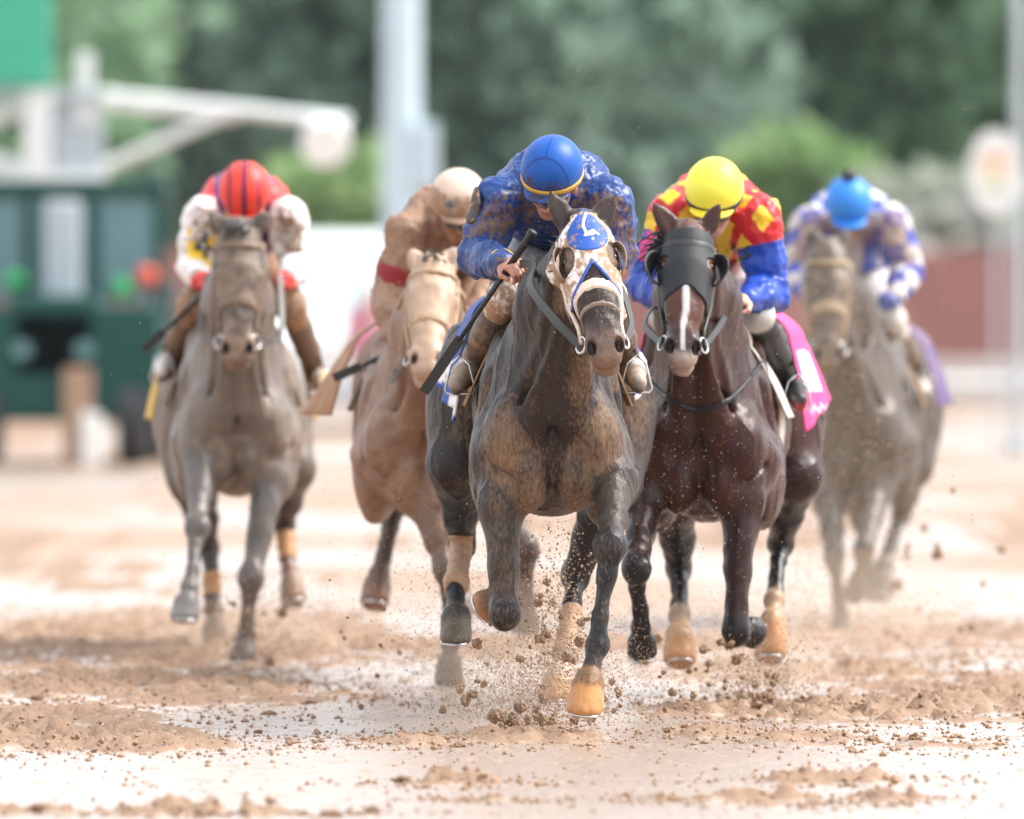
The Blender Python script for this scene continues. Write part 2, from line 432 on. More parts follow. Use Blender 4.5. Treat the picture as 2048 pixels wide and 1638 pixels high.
def ground_mat():
    m = bpy.data.materials.new('wet_mud'); m.use_nodes = True
    nt = m.node_tree; N = nt.nodes; L = nt.links; b = N['Principled BSDF']
    tc = N.new('ShaderNodeTexCoord'); at = N.new('ShaderNodeAttribute'); at.attribute_name = 'Col'
    def noise(scale, detail=5, st=(1, 1, 1)):
        mp = N.new('ShaderNodeMapping'); mp.inputs['Scale'].default_value = st; L.new(tc.outputs['Object'], mp.inputs['Vector'])
        n = N.new('ShaderNodeTexNoise'); n.inputs['Scale'].default_value = scale; n.inputs['Detail'].default_value = detail
        L.new(mp.outputs[0], n.inputs['Vector']); return n.outputs['Fac']
    def mr(x, a, c, d, e):
        n = N.new('ShaderNodeMapRange'); n.interpolation_type = 'SMOOTHSTEP'; L.new(x, n.inputs[0])
        for i, v in enumerate((a, c, d, e)): n.inputs[i + 1].default_value = v
        return n.outputs[0]
    def ma(op, a, c):
        n = N.new('ShaderNodeMath'); n.operation = op; n.use_clamp = True
        for i, x in enumerate((a, c)):
            if isinstance(x, (int, float)): n.inputs[i].default_value = x
            else: L.new(x, n.inputs[i])
        return n.outputs[0]
    sep = N.new('ShaderNodeSeparateColor'); L.new(at.outputs['Color'], sep.inputs[0])
    lump = sep.outputs[0]
    damp = mr(noise(.55, 5, (.55, .16, 1)), .36, .56, 0, 1)            # drier streaks between the puddles
    fine = mr(noise(34, 5, (1, .6, 1)), .42, .62, 0, 1)
    sx_ = N.new('ShaderNodeSeparateXYZ'); L.new(tc.outputs['Object'], sx_.inputs[0]); damp = ma('MULTIPLY', damp, mr(sx_.outputs[1], -2.5, 22, .12, .95))     # standing water on the near ground
    dry = ma('MAXIMUM', ma('MULTIPLY', damp, 0.85), mr(lump, .05, .35, 0, 1)); dry = ma('MAXIMUM', dry, ma('MULTIPLY', mr(noise(11, 6, (1, .45, 1)), .52, .66, 0, 1), .62))     # smeared mud showing through the water film
    c = N.new('ShaderNodeMix'); c.data_type = 'RGBA'; L.new(fine, c.inputs[0])
    c.inputs[6].default_value = (0.27, 0.178, 0.122, 1); c.inputs[7].default_value = (0.38, 0.268, 0.20, 1)
    c2 = N.new('ShaderNodeMix'); c2.data_type = 'RGBA'; L.new(mr(lump, .05, .5, 0, 1), c2.inputs[0]); L.new(c.outputs[2], c2.inputs[6])
    c3 = N.new('ShaderNodeMix'); c3.data_type = 'RGBA'; L.new(noise(22, 4), c3.inputs[0]); c3.inputs[6].default_value = (0.18, 0.108, 0.068, 1); c3.inputs[7].default_value = (0.35, 0.235, 0.163, 1)
    L.new(c3.outputs[2], c2.inputs[7])
    L.new(c2.outputs[2], b.inputs['Base Color'])
    L.new(mr(dry, 0, 1, .36, .62), b.inputs['Roughness'])
    L.new(mr(dry, 0, 1, .9, .12), b.inputs['Specular IOR Level']); L.new(mr(dry, .15, .8, 1.0, 0.0), b.inputs['Coat Weight']); b.inputs['Coat Roughness'].default_value = .40; b.inputs['Coat IOR'].default_value = 1.45
    bn = N.new('ShaderNodeBump'); bn.inputs['Distance'].default_value = 0.012; L.new(mr(dry, 0, 1, .12, .8), bn.inputs['Strength'])
    L.new(noise(45, 5), bn.inputs['Height']); L.new(bn.outputs[0], b.inputs['Normal'])
    return m
M['ground'] = ground_mat()
g = mesh_obj('track', V, Q, M['ground'], None, col=np.stack([GL.ravel()] * 3, 1)); tag(g, kind='structure')

# ------------------------------------------------------------------ far side: barrier, red board fence, poles, sign, trees
def wall_run(name, m, y, z0, z1, th, label, cat, x0=-75, x1=75, part=None, posts=None):
    t = empty(name, (0, y, 0), label, cat)
    mb = MB(); x = x0
    while x < x1:
        mb.box((x, y - th / 2, z0), (x + 2.98, y + th / 2, z1), .03); x += 3
    mb.build(part or 'boards', m, t)
    return t
yb = 146 - D0; yf = 158 - D0
t = wall_run('barrier', M['concrete'], yb, -0.05, 0.60, .35, 'long low pale barrier at the foot of the red fence', 'barrier', part='block_row')
mb = MB(); mb.tube([(-75, yb - 2.2, .32), (75, yb - 2.2, .32)], .06)
r_ = empty('rail', (0, yb - 2.2, 0), 'white running rail low across the far edge of the track', 'rail')
mb.build('top_rail', M['whitepaint'], r_)
for k in range(-12, 13):
    MB().tube([(k * 6 + 2, yb - 2.2, -.1), (k * 6 + 2, yb - 2.2, .27)], .045, 8).build('post', M['whitepaint'], r_)
t = wall_run('board_fence', M['red'], yf, 0.0, 2.12, .12, 'long dull red board fence behind the barrier and under the trees', 'fence', part='boards')
for k in range(-25, 26, 2):
    MB().box((k * 3 - .08, yf + .065, 0), (k * 3 + .08, yf + .22, 2.1), .02).build('post', M['red'], t)

def cyl_pole(name, x, y, h, r0, r1, m, label, cat, extra=None):
    t = empty(name, (x, y, 0), label, cat)
    MB().lathe((x, y, 0), (0, 0, 1), [(0, r0 * 1.9), (.12, r0 * 1.9), (.14, r0), (h, r1)], 20).build('shaft', m, t)
    return t
p = P(802, HZ, 112); t = cyl_pole('light_pole', p[0], p[1], 13.0, .21, .17, M['pole'], 'thick pale light pole rising behind the rider in the mud-covered cap', 'light pole')
q = P(852, 300, 112); MB().box((q[0] - .12, q[1] - .2, q[2] - .42), (q[0] + .12, q[1] + .2, q[2] + .28), .04).build('control_box', M['pole'], t)
MB().box((p[0] - .3, p[1] - .3, -.02), (p[0] + .3, p[1] + .3, .25), .03).build('footing', M['concrete'], t)
p = P(2036, HZ, 104); t = cyl_pole('dark_post', p[0], p[1], 6.0, .06, .055, M['grey'], 'tall slim grey post behind the oval sign at the right edge', 'post')
# oval distance marker
d = 100; p = P(1990, 345, d); t = empty('oval_sign', (p[0], p[1], 0), 'white oval sign with yellow and red centre on a pole at right', 'sign')
MB().lathe((p[0], p[1] + .04, 0), (0, 0, 1), [(0, .022), (p[2], .022)], 10).build('pole', M['grey'], t)
def oval(rx, rz, y, th, m, nm, ring=0, dz=0):
    n = 40; v = []
    for yy in (y, y + th): v += [(p[0] + rx * math.cos(a), yy, p[2] + dz + rz * math.sin(a)) for a in np.linspace(0, 2 * math.pi, n, endpoint=False)]
    f = [tuple(range(n)), tuple(range(2 * n - 1, n - 1, -1))] + [(k, n + k, n + (k + 1) % n, (k + 1) % n) for k in range(n)]
    mesh_obj(nm, v, f, m, t, smooth=False)
M['signyellow'] = mat('sign_yellow', col=(0.78, 0.68, 0.52), vary=0.05); M['signred'] = mat('sign_red', col=(0.75, 0.52, 0.44), vary=.05); M['signleaf'] = mat('sign_green', col=(0.58, .68, .55), vary=.05)
oval(.25, .40, p[1] - .03, .05, M['whitepaint'], 'board'); oval(.15, .17, p[1] - .038, .006, M['signyellow'], 'centre_disc', dz=.05); oval(.16, .05, p[1] - .044, .005, M['signred'], 'red_band', dz=.13); oval(.10, .06, p[1] - .044, .005, M['signleaf'], 'green_band', dz=-.14)

# white van seen between the riders
d = 120; c = P(655, HZ, d); x0, x1 = P(592, 0, d)[0], P(722, 0, d)[0]
x0 -= .35; x1 += .25
zt = P(0, 470, d)[2]
t = empty('white_van', (c[0], c[1], 0), 'white van parked across the track between the striped and mud-covered riders', 'van')
w = MB(); prof = [(0, .35), (0, 1.05), (.75, 1.2), (1.45, zt), (4.8, zt + .05), (4.8, .35)]
n = len(prof); v = [(x, c[1] + a, z) for x in (x0, x1) for a, z in prof]
f = [tuple(range(n))[::-1], tuple(range(n, 2 * n))] + [(k, (k + 1) % n, n + (k + 1) % n, n + k) for k in range(n)]
o = mesh_obj('body', v, f, M['whitepaint'], t, smooth=False)
o.modifiers.new('bevel', 'BEVEL').width = .09; o.modifiers['bevel'].segments = 3
M['vanglass'] = mat('van_glass', col=(0.45, .60, .66), rough=.12, vary=.1, vscale=1)
mesh_obj('windscreen', [(x0 + .14, c[1] + .80, 1.27), (x1 - .14, c[1] + .80, 1.27), (x1 - .2, c[1] + 1.38, zt - .09), (x0 + .2, c[1] + 1.38, zt - .09)], [(0, 1, 2, 3)], M['vanglass'], t, smooth=False).modifiers.new('s', 'SOLIDIFY').thickness = .05
MB().box((x0 + .02, c[1] - .1, .3), (x1 - .02, c[1] + .1, .5), .05).build('bumper', M['grey'], t)
for x in (x0 + .17, x1 - .17): MB().lathe((x, c[1] - .03, .78), (0, -1, 0), [(0, .13), (.05, .12)], 16).build('headlight', M['lamp'], t)
for x in (x0 + .12, x1 - .12):
    for a in (.75, 3.8): MB().lathe((x - .11, c[1] + a, .36), (1, 0, 0), [(0, .36), (.22, .36)], 24).build('wheel', M['tyre'], t)
# two bystanders in pink near the van come as people further down

# ------------------------------------------------------------------ tractor and starting gate
d = 98
def T(px, py, dd=0): return P(px, py, d + dd)
cx = T(108, 0)[0]; yT = d - D0
lm_tan = mat('mud_caked_steel', col=(.34, .22, .15), vary=.3, vscale=5)
t = empty('tractor', (cx, yT, 0), 'dark green tractor with glass cab standing under the white gate arm', 'tractor')
z = lambda py: T(0, py)[2]
MB().box((cx - .42, yT - .2, .75), (cx + .42, yT + 1.5, z(590)), .08).build('bonnet', M['greenpaint'], t)
MB().box((cx - .95, yT + 1.5, .62), (cx + .95, yT + 2.9, z(610)), .06).build('cab_base', M['greenpaint'], t)
MB().box((cx - .98, yT + 1.45, z(392)), (cx + .98, yT + 3.0, z(356)), .06).build('cab_roof', M['greenpaint'], t)
for sx in (-.9, -.30, .30, .9):
    MB().box((cx + sx - .05, yT + 1.5, z(612)), (cx + sx + .05, yT + 1.62, z(390)), .01).build('cab_pillar', M['greenpaint'], t)
MB().box((cx - .12, yT + .9, z(690)), (cx + .20, yT + 1.3, z(400)), .05).build('exhaust_stack', M['grey'], t)
for a, b_ in ((-.85, -.35), (-.25, .25), (.35, .85)):
    MB().box((cx + a, yT + 1.54, z(600)), (cx + b_, yT + 1.57, z(396)), .004).build('window', M['glass'], t)
for sx in (-.88, .88):
    w = empty('rear_wheel', (cx + sx, yT + 2.3, .85)); setparent(w, t); w.location = (cx + sx, yT + 2.3, .85)
    MB().lathe((cx + sx - .2, yT + 2.3, .85), (1, 0, 0), [(0, .7), (.03, .84), (.2, .86), (.37, .84), (.4, .7)], 36).build('tyre', M['tyre'], w)
    MB().lathe((cx + sx - .16, yT + 2.3, .85), (1, 0, 0), [(0, .45), (.1, .42), (.32, .45)], 24).build('rim', M['signyellow'], w)
    MB().box((cx + sx - .26, yT + 1.6, 1.35), (cx + sx + .26, yT + 3.0, z(655)), .08).build('mudguard', M['greenpaint'], t)
for sx in (-.62, .72):
    w = empty('front_wheel', (cx + sx, yT, .42)); setparent(w, t)
    MB().lathe((cx + sx - .15, yT + .1, .42), (1, 0, 0), [(0, .33), (.03, .42), (.27, .42), (.3, .33)], 30).build('tyre', M['tyre'], w)
    MB().lathe((cx + sx - .12, yT + .1, .42), (1, 0, 0), [(0, .22), (.24, .22)], 20).build('rim', M['grey'], w)
for sx in (-.28, .28): MB().lathe((cx + sx, yT - .19, 1.05), (0, -1, 0), [(0, .09), (.05, .08)], 16).build('headlight', M['glass'], t)
MB().box((cx - .95, yT - .2, .40), (cx + .98, yT + .5, 1.45), .07).build('front_weight', M['greenpaint'], t)
MB().box((T(128, 0)[0], yT - .32, 0), (T(188, 0)[0], yT - .1, T(0, 735)[2]), .04).build('support_leg', lm_tan, t)
MB().box((T(165, 0)[0], yT - .45, 0), (T(208, 0)[0], yT - .33, T(0, 825)[2]), .03).build('foot_plate', M['whitepaint'], t)
MB().box((cx + .42, yT + .6, .62), (cx + 1.0, yT + 1.4, 1.25), .05).build('step_tank', M['greenpaint'], t)
MB().box((cx - 1.0, yT + .6, .62), (cx - .42, yT + 1.4, 1.25), .05).build('step_tank', M['greenpaint'], t)

for px_, py_, c_ in ((282, 553, (.75, .10, .05)), (232, 578, (.04, .45, .14)), (18, 562, (.04, .45, .14))):
    q = T(px_, py_); MB().lathe((q[0], yT + 1.5, q[2]), (0, -1, 0), [(-.02, .095), (.06, .10), (.11, .08), (.13, .03)], 20).build('marker_lamp', mat('lamp_colour', col=c_, rough=.25, vary=0), t, smooth=True)
    MB().box((q[0] - .02, yT + 1.5, .9), (q[0] + .02, yT + 1.54, q[2]), .005).build('lamp_bracket', M['grey'], t)
dg = 104
def G(px, py, dd=0): return P(px, py, dg + dd)
gxm = G(120, 0)[0]; yG = dg - D0
t = empty('starting_gate', (gxm, yG, 0), 'white starting gate frame with long lamp arm and green banner above the tractor', 'starting gate')
def beam(a, b, th, name='beam', m='whitepaint'):
    a = np.array(a, float); b = np.array(b, float); MB().tube([a, b], th, 8).build(name, M[m], t)
MB().box((G(-220, 0)[0], yG - .1, G(0, 383)[2]), (G(212, 0)[0], yG + .3, G(0, 345)[2]), .03).build('beam', M['whitepaint'], t)
MB().box((G(-220, 0)[0], yG - .1, G(0, 205)[2]), (G(205, 0)[0], yG + .3, G(0, 178)[2]), .03).build('beam', M['grey'], t)
MB().box((G(48, 0)[0], yG - .2, G(0, 375)[2]), (G(103, 0)[0], yG + .1, G(0, 180)[2]), .03).build('upright', M['whitepaint'], t)
MB().box((G(105, 0)[0], yG, G(0, 350)[2]), (G(205, 0)[0], yG + .25, G(0, 205)[2]), .03).build('panel', M['grey'], t)
MB().box((G(152, 0)[0], yG - .05, G(0, 250)[2]), (G(186, 0)[0], yG + .1, G(0, 105)[2]), .03).build('upright', M['whitepaint'], t)
for sx in (-150, 190):
    MB().box((G(sx, 0)[0] - .07, yG, 0), (G(sx, 0)[0] + .07, yG + .2, G(0, 380)[2]), .02).build('leg', M['grey'], t)
beam(G(52, 212), G(-160, 300), .07, 'brace'); beam(G(52, 345), G(-150, 262), .07, 'brace')
beam(G(190, 190), G(700, 243), .062, 'arm'); beam(G(190, 205), G(480, 232), .055, 'arm'); beam(G(200, 338), G(480, 215), .055, 'brace')
q = G(652, 278); MB().lathe(q + np.array((0, -.2, 0)), (0, -1, -.25), [(-.15, .12), (0, .22), (.2, .235), (.24, .22)], 24).build('lamp', M['lamp'], t)
MB().box((G(-200, 0)[0], yG - .3, G(0, 172)[2]), (G(106, 0)[0], yG - .15, G(0, -200)[2]), .03).build('banner', M['signgreen'], t)

# ------------------------------------------------------------------ trees: tapered trunk, limbs and a crown of many leaf clumps
def leafmat(name, a, b):
    m = bpy.data.materials.new(name); m.use_nodes = True; N = m.node_tree.nodes; L = m.node_tree.links; bs = N['Principled BSDF']; out = N['Material Output']; tr = N.new('ShaderNodeBsdfTranslucent'); mx = N.new('ShaderNodeMixShader'); mx.inputs[0].default_value = .45
    L.new(bs.outputs[0], mx.inputs[1]); L.new(tr.outputs[0], mx.inputs[2]); L.new(mx.outputs[0], out.inputs[0])
    at = N.new('ShaderNodeAttribute'); at.attribute_name = 'Col'; L.new(at.outputs['Color'], bs.inputs['Base Color']); L.new(at.outputs['Color'], tr.inputs[0]); bs.inputs['Roughness'].default_value = .65
    return m
M['leaf'] = leafmat('leaves', 0, 0)
def tree(px, d, h, w, tint, label, seed, low=0.6):
    r = np.random.default_rng(seed); p = P(px, HZ, d); x, y = p[0], p[1]
    t = empty('tree', (x, y, 0), label, 'tree', 'trees beyond the red fence')
    mb = MB(); top = np.array((x + r.normal(0, .3), y, h * .75))
    mb.tube([(x, y, -.1), (x + .05, y, h * .3), top], [.28, .22, .06], 9)
    for k in range(6):
        a = r.uniform(0, 6.28); z0 = h * r.uniform(.25, .55); L_ = w * r.uniform(.5, .8)
        mb.tube([(x, y, z0), (x + L_ * .5 * math.cos(a), y + L_ * .5 * math.sin(a), z0 + h * .12), (x + L_ * math.cos(a), y + L_ * math.sin(a), z0 + h * .22)], [.11, .07, .03], 6)
    mb.build('trunk', M['bark'], t, smooth=True)
    nc = 110; cc = []
    for k in range(nc):
        a = r.uniform(0, 6.28); u = r.uniform(0, 1); rr = w * math.sqrt(r.uniform(.05, 1)) * (0.55 + .45 * math.sin(math.pi * min(1, .25 + u * .75)))
        cc.append((x + rr * math.cos(a), y + rr * math.sin(a) * .8, low + (h - low) * u))
    cc = np.array(cc); nl = 42
    tone = r.uniform(.75, 1.3, nc)
    ctr = np.repeat(cc, nl, 0) + r.normal(0, 1, (nc * nl, 3)) * (w * .17, w * .17, h * .055)
    s = r.uniform(.22, .42, nc * nl)[:, None]
    A = r.normal(0, 1, (nc * nl, 3)); A /= np.linalg.norm(A, axis=1)[:, None]; B = np.cross(A, r.normal(0, 1, A.shape)); B /= np.linalg.norm(B, axis=1)[:, None]
    v = np.stack([ctr - A * s, ctr + B * s * .6, ctr + A * s, ctr - B * s * .6], 1).reshape(-1, 3)
    q = np.arange(len(v)).reshape(-1, 4)
    c = np.repeat(np.repeat(np.array(tint)[None] * tone[:, None], nl, 0) * r.uniform(.8, 1.2, (nc * nl, 1)), 4, 0)
    mesh_obj('crown', v, q, M['leaf'], t, col=np.clip(c, 0.004, .5), smooth=False)
DK = (.24, .39, .23); MD = (.36, .50, .23); LT = (.27, .42, .17); BL = (.28, .41, .32); PL = (.44, .48, .38)  # leaf tints lightened to stand in for the far haze
kinds = {'p': (PL, 'added haze-pale bush'), 'g': ((.30, .48, .17), 'fresh green tree'), 'd': (DK, 'dark blue-green tree'), 'm': (MD, 'mid green tree'), 'l': (LT, 'bright yellow-green tree'), 'b': (BL, 'dusky bluish tree')}  # pale bushes are added, their tint standing in for a hazy band
TREES = [(-120, 178, 11, 3.4, 'd', 'behind the green banner at far left'), (170, 190, 11, 3.4, 'm', 'rising above the starting gate'), (400, 184, 12, 3.3, 'b', 'above the lamp arm'),
         (600, 196, 11, 3.2, 'd', 'just left of the light pole, behind the lamp'), (690, 166, 3.3, 1.3, 'l', 'short and low beside the foot of the light pole'), (850, 188, 12, 3.2, 'd', 'behind the light pole'),
         (1010, 200, 11.5, 3.2, 'm', 'above the rider in the blue cap, left side'), (1180, 182, 12, 3.2, 'b', 'above the rider in the blue cap, right side'), (1400, 194, 11, 3.2, 'm', 'above the rider in the yellow cap'),
         (1540, 190, 12, 2.6, 'g', 'between the yellow and pale blue caps'), (1640, 205, 12, 3.3, 'm', 'half hidden behind the fresh green one at right'), (1800, 186, 12, 3.3, 'd', 'above the rider in the pale blue cap'), (2010, 196, 11, 3.3, 'm', 'behind the oval sign'), (2250, 184, 11.5, 3.4, 'd', 'beyond the right edge of the fence'),
         (1590, 166, 3.5, 1.3, 'l', 'short and low behind the gap beside the yellow cap'), (-380, 186, 11, 3.4, 'm', 'beyond the left edge past the banner'), (1830, 164, 2.9, 1.4, 'p', 'low behind the fence right of the pale blue cap'), (1990, 165, 2.8, 1.4, 'p', 'low behind the fence under the oval sign')]
TREES += [(px_, 180 + 9 * (i_ % 3), 11.3, 3.4, 'dm'[i_ % 2], 'out past the %s edge of the view' % ('left' if px_ < 0 else 'right')) for i_, px_ in enumerate((-640, -900, -1170, -1430, -1700, 2520, 2790, 3060, 3330))]
for i, (px, d_, h_, w_, k, where) in enumerate(TREES):
    tree(px, d_, h_, w_, kinds[k][0], kinds[k][1] + ' ' + where, 100 + i, low=.3 if h_ < 4 else 1.2)
# ------------------------------------------------------------------ horses
def hair_tufts(name, roots, tips, rad, m, parent, seed=0, droop=.03, curl=.02, n=5):
    """many tapering locks from root points to tip points"""
    r = np.random.default_rng(seed); mb = MB()
    for a, b in zip(roots, tips):
        a = np.array(a); b = np.array(b) + r.normal(0, curl, 3); pts = []
        mid = (a + b) / 2 + r.normal(0, curl, 3) + np.array((0, 0, droop))
        for t in np.linspace(0, 1, n): pts.append((1 - t) ** 2 * a + 2 * t * (1 - t) * mid + t * t * b)
        mb.tube(pts, list(np.linspace(rad, rad * .25, n)), 5)
    return mb.build(name, m, parent, smooth=True)

def blend(base, other, f): return np.asarray(base)[None] * (1 - f[:, None]) + np.asarray(other)[None] * f[:, None]

def horse(s):
    d0 = s['d']; h = s.get('h', .012)
    W = lambda p: P(p[0], p[1], d0 + p[2])
    coat = s['coat']; pts = s['points']; mud = s.get('mud', .5)
    B = W(s['B']); Rm = W(s['R'])
    bk = Rm - B; bk[2] = 0; bk = unit(bk); lat = np.array((bk[1], -bk[0], 0))       # lat = image right
    up = np.array((0, 0, 1.0)); wd = s.get('width', 1.0)
    Q_ = lambda l, b, u: B + lat * l * wd + bk * b + up * u
    rot = np.array((lat, bk, up))
    pl_, mz_ = W(s['poll']), W(s['muzzle']); n2_ = pl_ + np.array((0, .10, -.05)); side_ = np.array((1.0, 0, 0))
    root = empty('racehorse', (B[0], B[1] + .6, 0), s['label'], 'horse', 'racehorses galloping up the muddy track')
    b = Blob(h); K = .07
    def E(c, r, k=K, col=coat, m=mud, ro=rot, op='u'): b.ell(c, np.array(r) * (wd, 1, 1) if ro is rot else r, ro, k, col, m, op)
    # trunk
    E(Q_(0, .32, .0), (.235, .30, .35), .10)
    for sx in (-1, 1):
        E(Q_(sx * .155, .115, -.06), (.105, .13, .175), .03, m=mud * s.get('bulge', 1.25))
        b.cone(Q_(sx * .19, .22, -.10), Q_(sx * .12, .58, .36), .112, .085, .045, coat, mud)
        b.cone(n2_ + side_ * sx * .045 + np.array((0, -.02, -.12)), Q_(sx * .075, .04, .0), .060, .050, .035, coat, mud)
        E(Q_(sx * .085, .09, -.18), (.085, .10, .14), .028, m=mud * 1.1)
        E(Q_(sx * .20, .45, -.15), (.10, .2, .24), .05)
    E(Q_(0, 1.0, .03), (.275, .72, .36), .08)
    b.cone(Q_(0, .50, .32), Q_(0, 1.0, .30), .13, .14, .1, coat, mud)
    b.cone(Q_(0, 1.0, .20), Q_(0, 1.6, .24), .2, .22, .1, coat, mud)
    E(Q_(0, 1.72, .16), (.27, .38, .29), .1)
    # neck and head
    poll = W(s['poll']); muz = W(s['muzzle'])
    f = unit(muz - poll); nrm = np.array(s.get('facenormal', (0, -1, .35)), float); nrm = unit(nrm - f * (nrm @ f)); side = np.cross(nrm, f)
    if side[0] < 0: side = -side
    hl = s.get('head', 1.0)
    H = lambda u, v, w: poll + (f * u + side * v + nrm * w) * hl
    hr = np.array((f, side, nrm))
    n0 = Q_(0, .36, .16); n2 = H(.03, 0, -.10); nm = n0 * .45 + n2 * .55 + W(s['neckmid']) * 0 if 'neckmid' not in s else W(s['neckmid'])
    b.chain([n0, nm, n2], [.215, .145, .095], .10, col=s.get('neckcol', coat), mud=mud * .7)
    b.cone(Q_(0, .12, .05), nm * .8 + n0 * .2 + np.array((0, -.06, -.05)), .15, .10, .10, col=s.get('neckcol', coat), mud=mud * .8)
    for sx in (-1, 1):
        b.cone(n2 + side * sx * .10 + np.array((0, -.02, -.16)), Q_(sx * .10, .02, .10), .016, .022, .05, op='s')          # jugular groove
        b.cone(Q_(sx * .23, .30, .18), Q_(sx * .275, .30, -.12), .02, .02, .05, op='s')                                  # shoulder line
        b.cone(Q_(sx * .17, .03, -.20), Q_(sx * .245, .10, -.12), .012, .012, .03, op='s')
    # fleshy groove lines down the front of the breast
    b.cone(Q_(0, -.0, .02), Q_(0, -.012, -.22), .010, .014, .05, op='s')
    hc = s.get('headcol', coat); hm = s.get('headmud', mud)
    def HE(c, r, k=.035, col=None, m=None, op='u'): b.ell(H(*c), np.array(r) * hl, hr, k, col or hc, hm if m is None else m, op)
    HE((.06, 0, -.01), (.13, .090, .095)); HE((.16, 0, .0), (.14, .098, .072))
    for sx in (-1, 1):
        HE((.23, sx * .058, -.085), (.14, .040, .10), .03)
        HE((.17, sx * .088, .016), (.042, .024, .028), .02)
        b.cone(H(.20, sx * .07, .03), H(.40, sx * .045, .025), .022 * hl, .018 * hl, .03, hc, hm)
    b.cone(H(.18, 0, .005), H(.46, 0, .012), .078 * hl, .052 * hl, .04, hc, hm)
    b.cone(H(.24, 0, -.10), H(.50, 0, -.055), .058 * hl, .036 * hl, .04, hc, hm)
    nz = s.get('nosecol', hc)
    HE((.50, 0, .0), (.085, .068, .055), .03, nz, s.get('nosemud', hm))
    for sx in (-1, 1): HE((.530, sx * .046, .022), (.046, .031, .036), .012, nz, s.get('nosemud', hm))
    HE((.578, 0, -.004), (.036, .060, .038), .02, s.get('lipcol', nz), s.get('nosemud', hm)); HE((.570, 0, -.055), (.050, .050, .032), .012, s.get('lipcol', nz), s.get('nosemud', hm))
    for sx in (-1, 1):
        b.ell(H(.545, sx * .050, .040), np.array((.028, .014, .034)) * hl, hr, .01, op='s')
        b.ell(H(.165, sx * .105, .030), np.array((.026, .016, .020)) * hl, hr, .012, op='s')
    # ears: leaf-shaped with a hollow front
    for sx, tip in zip((-1, 1), s['ears']):
        e0 = H(.0, sx * .055, -.01); e1 = W(tip); ed = unit(e1 - e0); L = np.linalg.norm(e1 - e0)
        ff = s.get('earface', nrm); ff = unit(np.array(ff, float) - ed * (np.array(ff, float) @ ed)); fl = (ff, .5)
        ec = s.get('earcol', hc)
        b.chain([e0, e0 + ed * L * .32, e0 + ed * L * .62, e1], [.030 * hl, .038 * hl, .028 * hl, .006], .015, col=ec, mud=hm * .8, flat=fl)
        b.cone(e0 + ed * L * .25 + ff * .024, e0 + ed * L * .75 + ff * .016, .019 * hl, .008, .006, op='s', flat=fl)
    # legs
    shoes = []
    def hoofit(Hc, Tc, col, m, tilt=None, r=(.050, .065), fr=None):
        b.hoof(Hc, Tc, r[0], r[1], .008, col, m, tilt); shoes.append((Hc, Tc, r[1], tilt)); hx = unit(Tc - Hc); a1 = unit(np.cross(hx, (0.3, .2, 1.0) if abs(hx[2]) < .9 else (0, 1.0, 0))); a2 = np.cross(hx, a1)
        if fr is not None:
            for t_ in np.linspace(0, 2 * math.pi, 15, endpoint=False):
                o_ = (math.cos(t_) * a1 + math.sin(t_) * a2); b.cone(Hc + o_ * .036 - hx * .02, Hc + o_ * .057 + hx * (.012 + .010 * (math.sin(t_ * 5.3) > 0)), .011, .004, .008, fr, m)
    for L in s['fore']:
        e, k, ft, ho, to = [W(p) for p in L['j']]; up_ = Q_(L.get('side', -1) * .15, .28, -.12); c1 = L.get('col', pts); lm = L.get('mud', mud * .6)
        q = L.get('r', 1.0)
        b.chain([up_, e], [.13 * q, .088 * q], .06, col=coat, mud=mud)
        b.chain([e, e * .45 + k * .55, k], [.086 * q, .051 * q, .042 * q], .03, col=L.get('upcol', c1), mud=lm)
        fa = unit(k - e); b.ell(e * .70 + k * .30 + np.array((0, -.03, 0)), np.array((.040, .046, .115)) * q, frame(fa, (0, 1, .1))[[1, 2, 0]], .03, L.get('upcol', c1), lm)
        b.ell(k, np.array((.054, .055, .066)) * q, frame(unit(ft - e), (0, 1, .1))[[1, 2, 0]], .03, c1, lm)
        b.chain([k, k * .72 + ft * .28, k * .3 + ft * .7, ft], [.044 * q, .031 * q, .027 * q, .033 * q], .02, col=c1, mud=lm)
        b.ell(ft, np.array((.042, .043, .044)) * q, None, .014, L.get('fcol', c1), L.get('fmud', lm))
        b.chain([ft, ft * .45 + ho * .55, ho], [.034 * q, .030 * q, .042 * q], .012, col=L.get('fcol', c1), mud=L.get('fmud', lm))
        hoofit(ho, to, L.get('hoof', (.05, .04, .03)), L.get('hmud', lm), L.get('tilt'), fr=L.get('fcol', c1))
    wraps = []
    for L in s['hind']:
        th, st, hk, ft, ho, to = [W(p) for p in L['j']]; c1 = L.get('col', pts); lm = L.get('mud', mud * .6); q = L.get('r', 1.0)
        b.ell(th, np.array((.155, .27, .33)) * L.get('tr', 1.0), rot, .09, coat, mud)
        b.chain([th, st], [.17 * L.get('tr', 1.0), .115], .07, col=coat, mud=mud)
        b.chain([st, st * .4 + hk * .6, hk], [.112, .066, .048], .04, col=c1 if L.get('dark') else coat, mud=lm)
        hd = unit(st - hk)
        b.ell(hk + np.array((0, .02, .0)), (.052 * q, .062, .075), None, .025, c1, lm)
        b.chain([hk, hk * .65 + ft * .35, ft], [.044, .033, .036], .015, col=c1, mud=lm)
        b.ell(ft, (.044, .045, .046), None, .014, L.get('fcol', c1), L.get('fmud', lm))
        b.chain([ft, ft * .5 + ho * .5, ho], [.036, .032, .044], .012, col=L.get('fcol', c1), mud=L.get('fmud', lm))
        hoofit(ho, to, L.get('hoof', (.05, .04, .03)), L.get('hmud', lm), L.get('tilt'), fr=L.get('fcol', c1))
        if 'wrap' in L: wraps.append((hk, ft, L['wrap'], ho))
    V, Qd = solid(b, h, 1)
    Cc = b.colors(V, coat, .007)
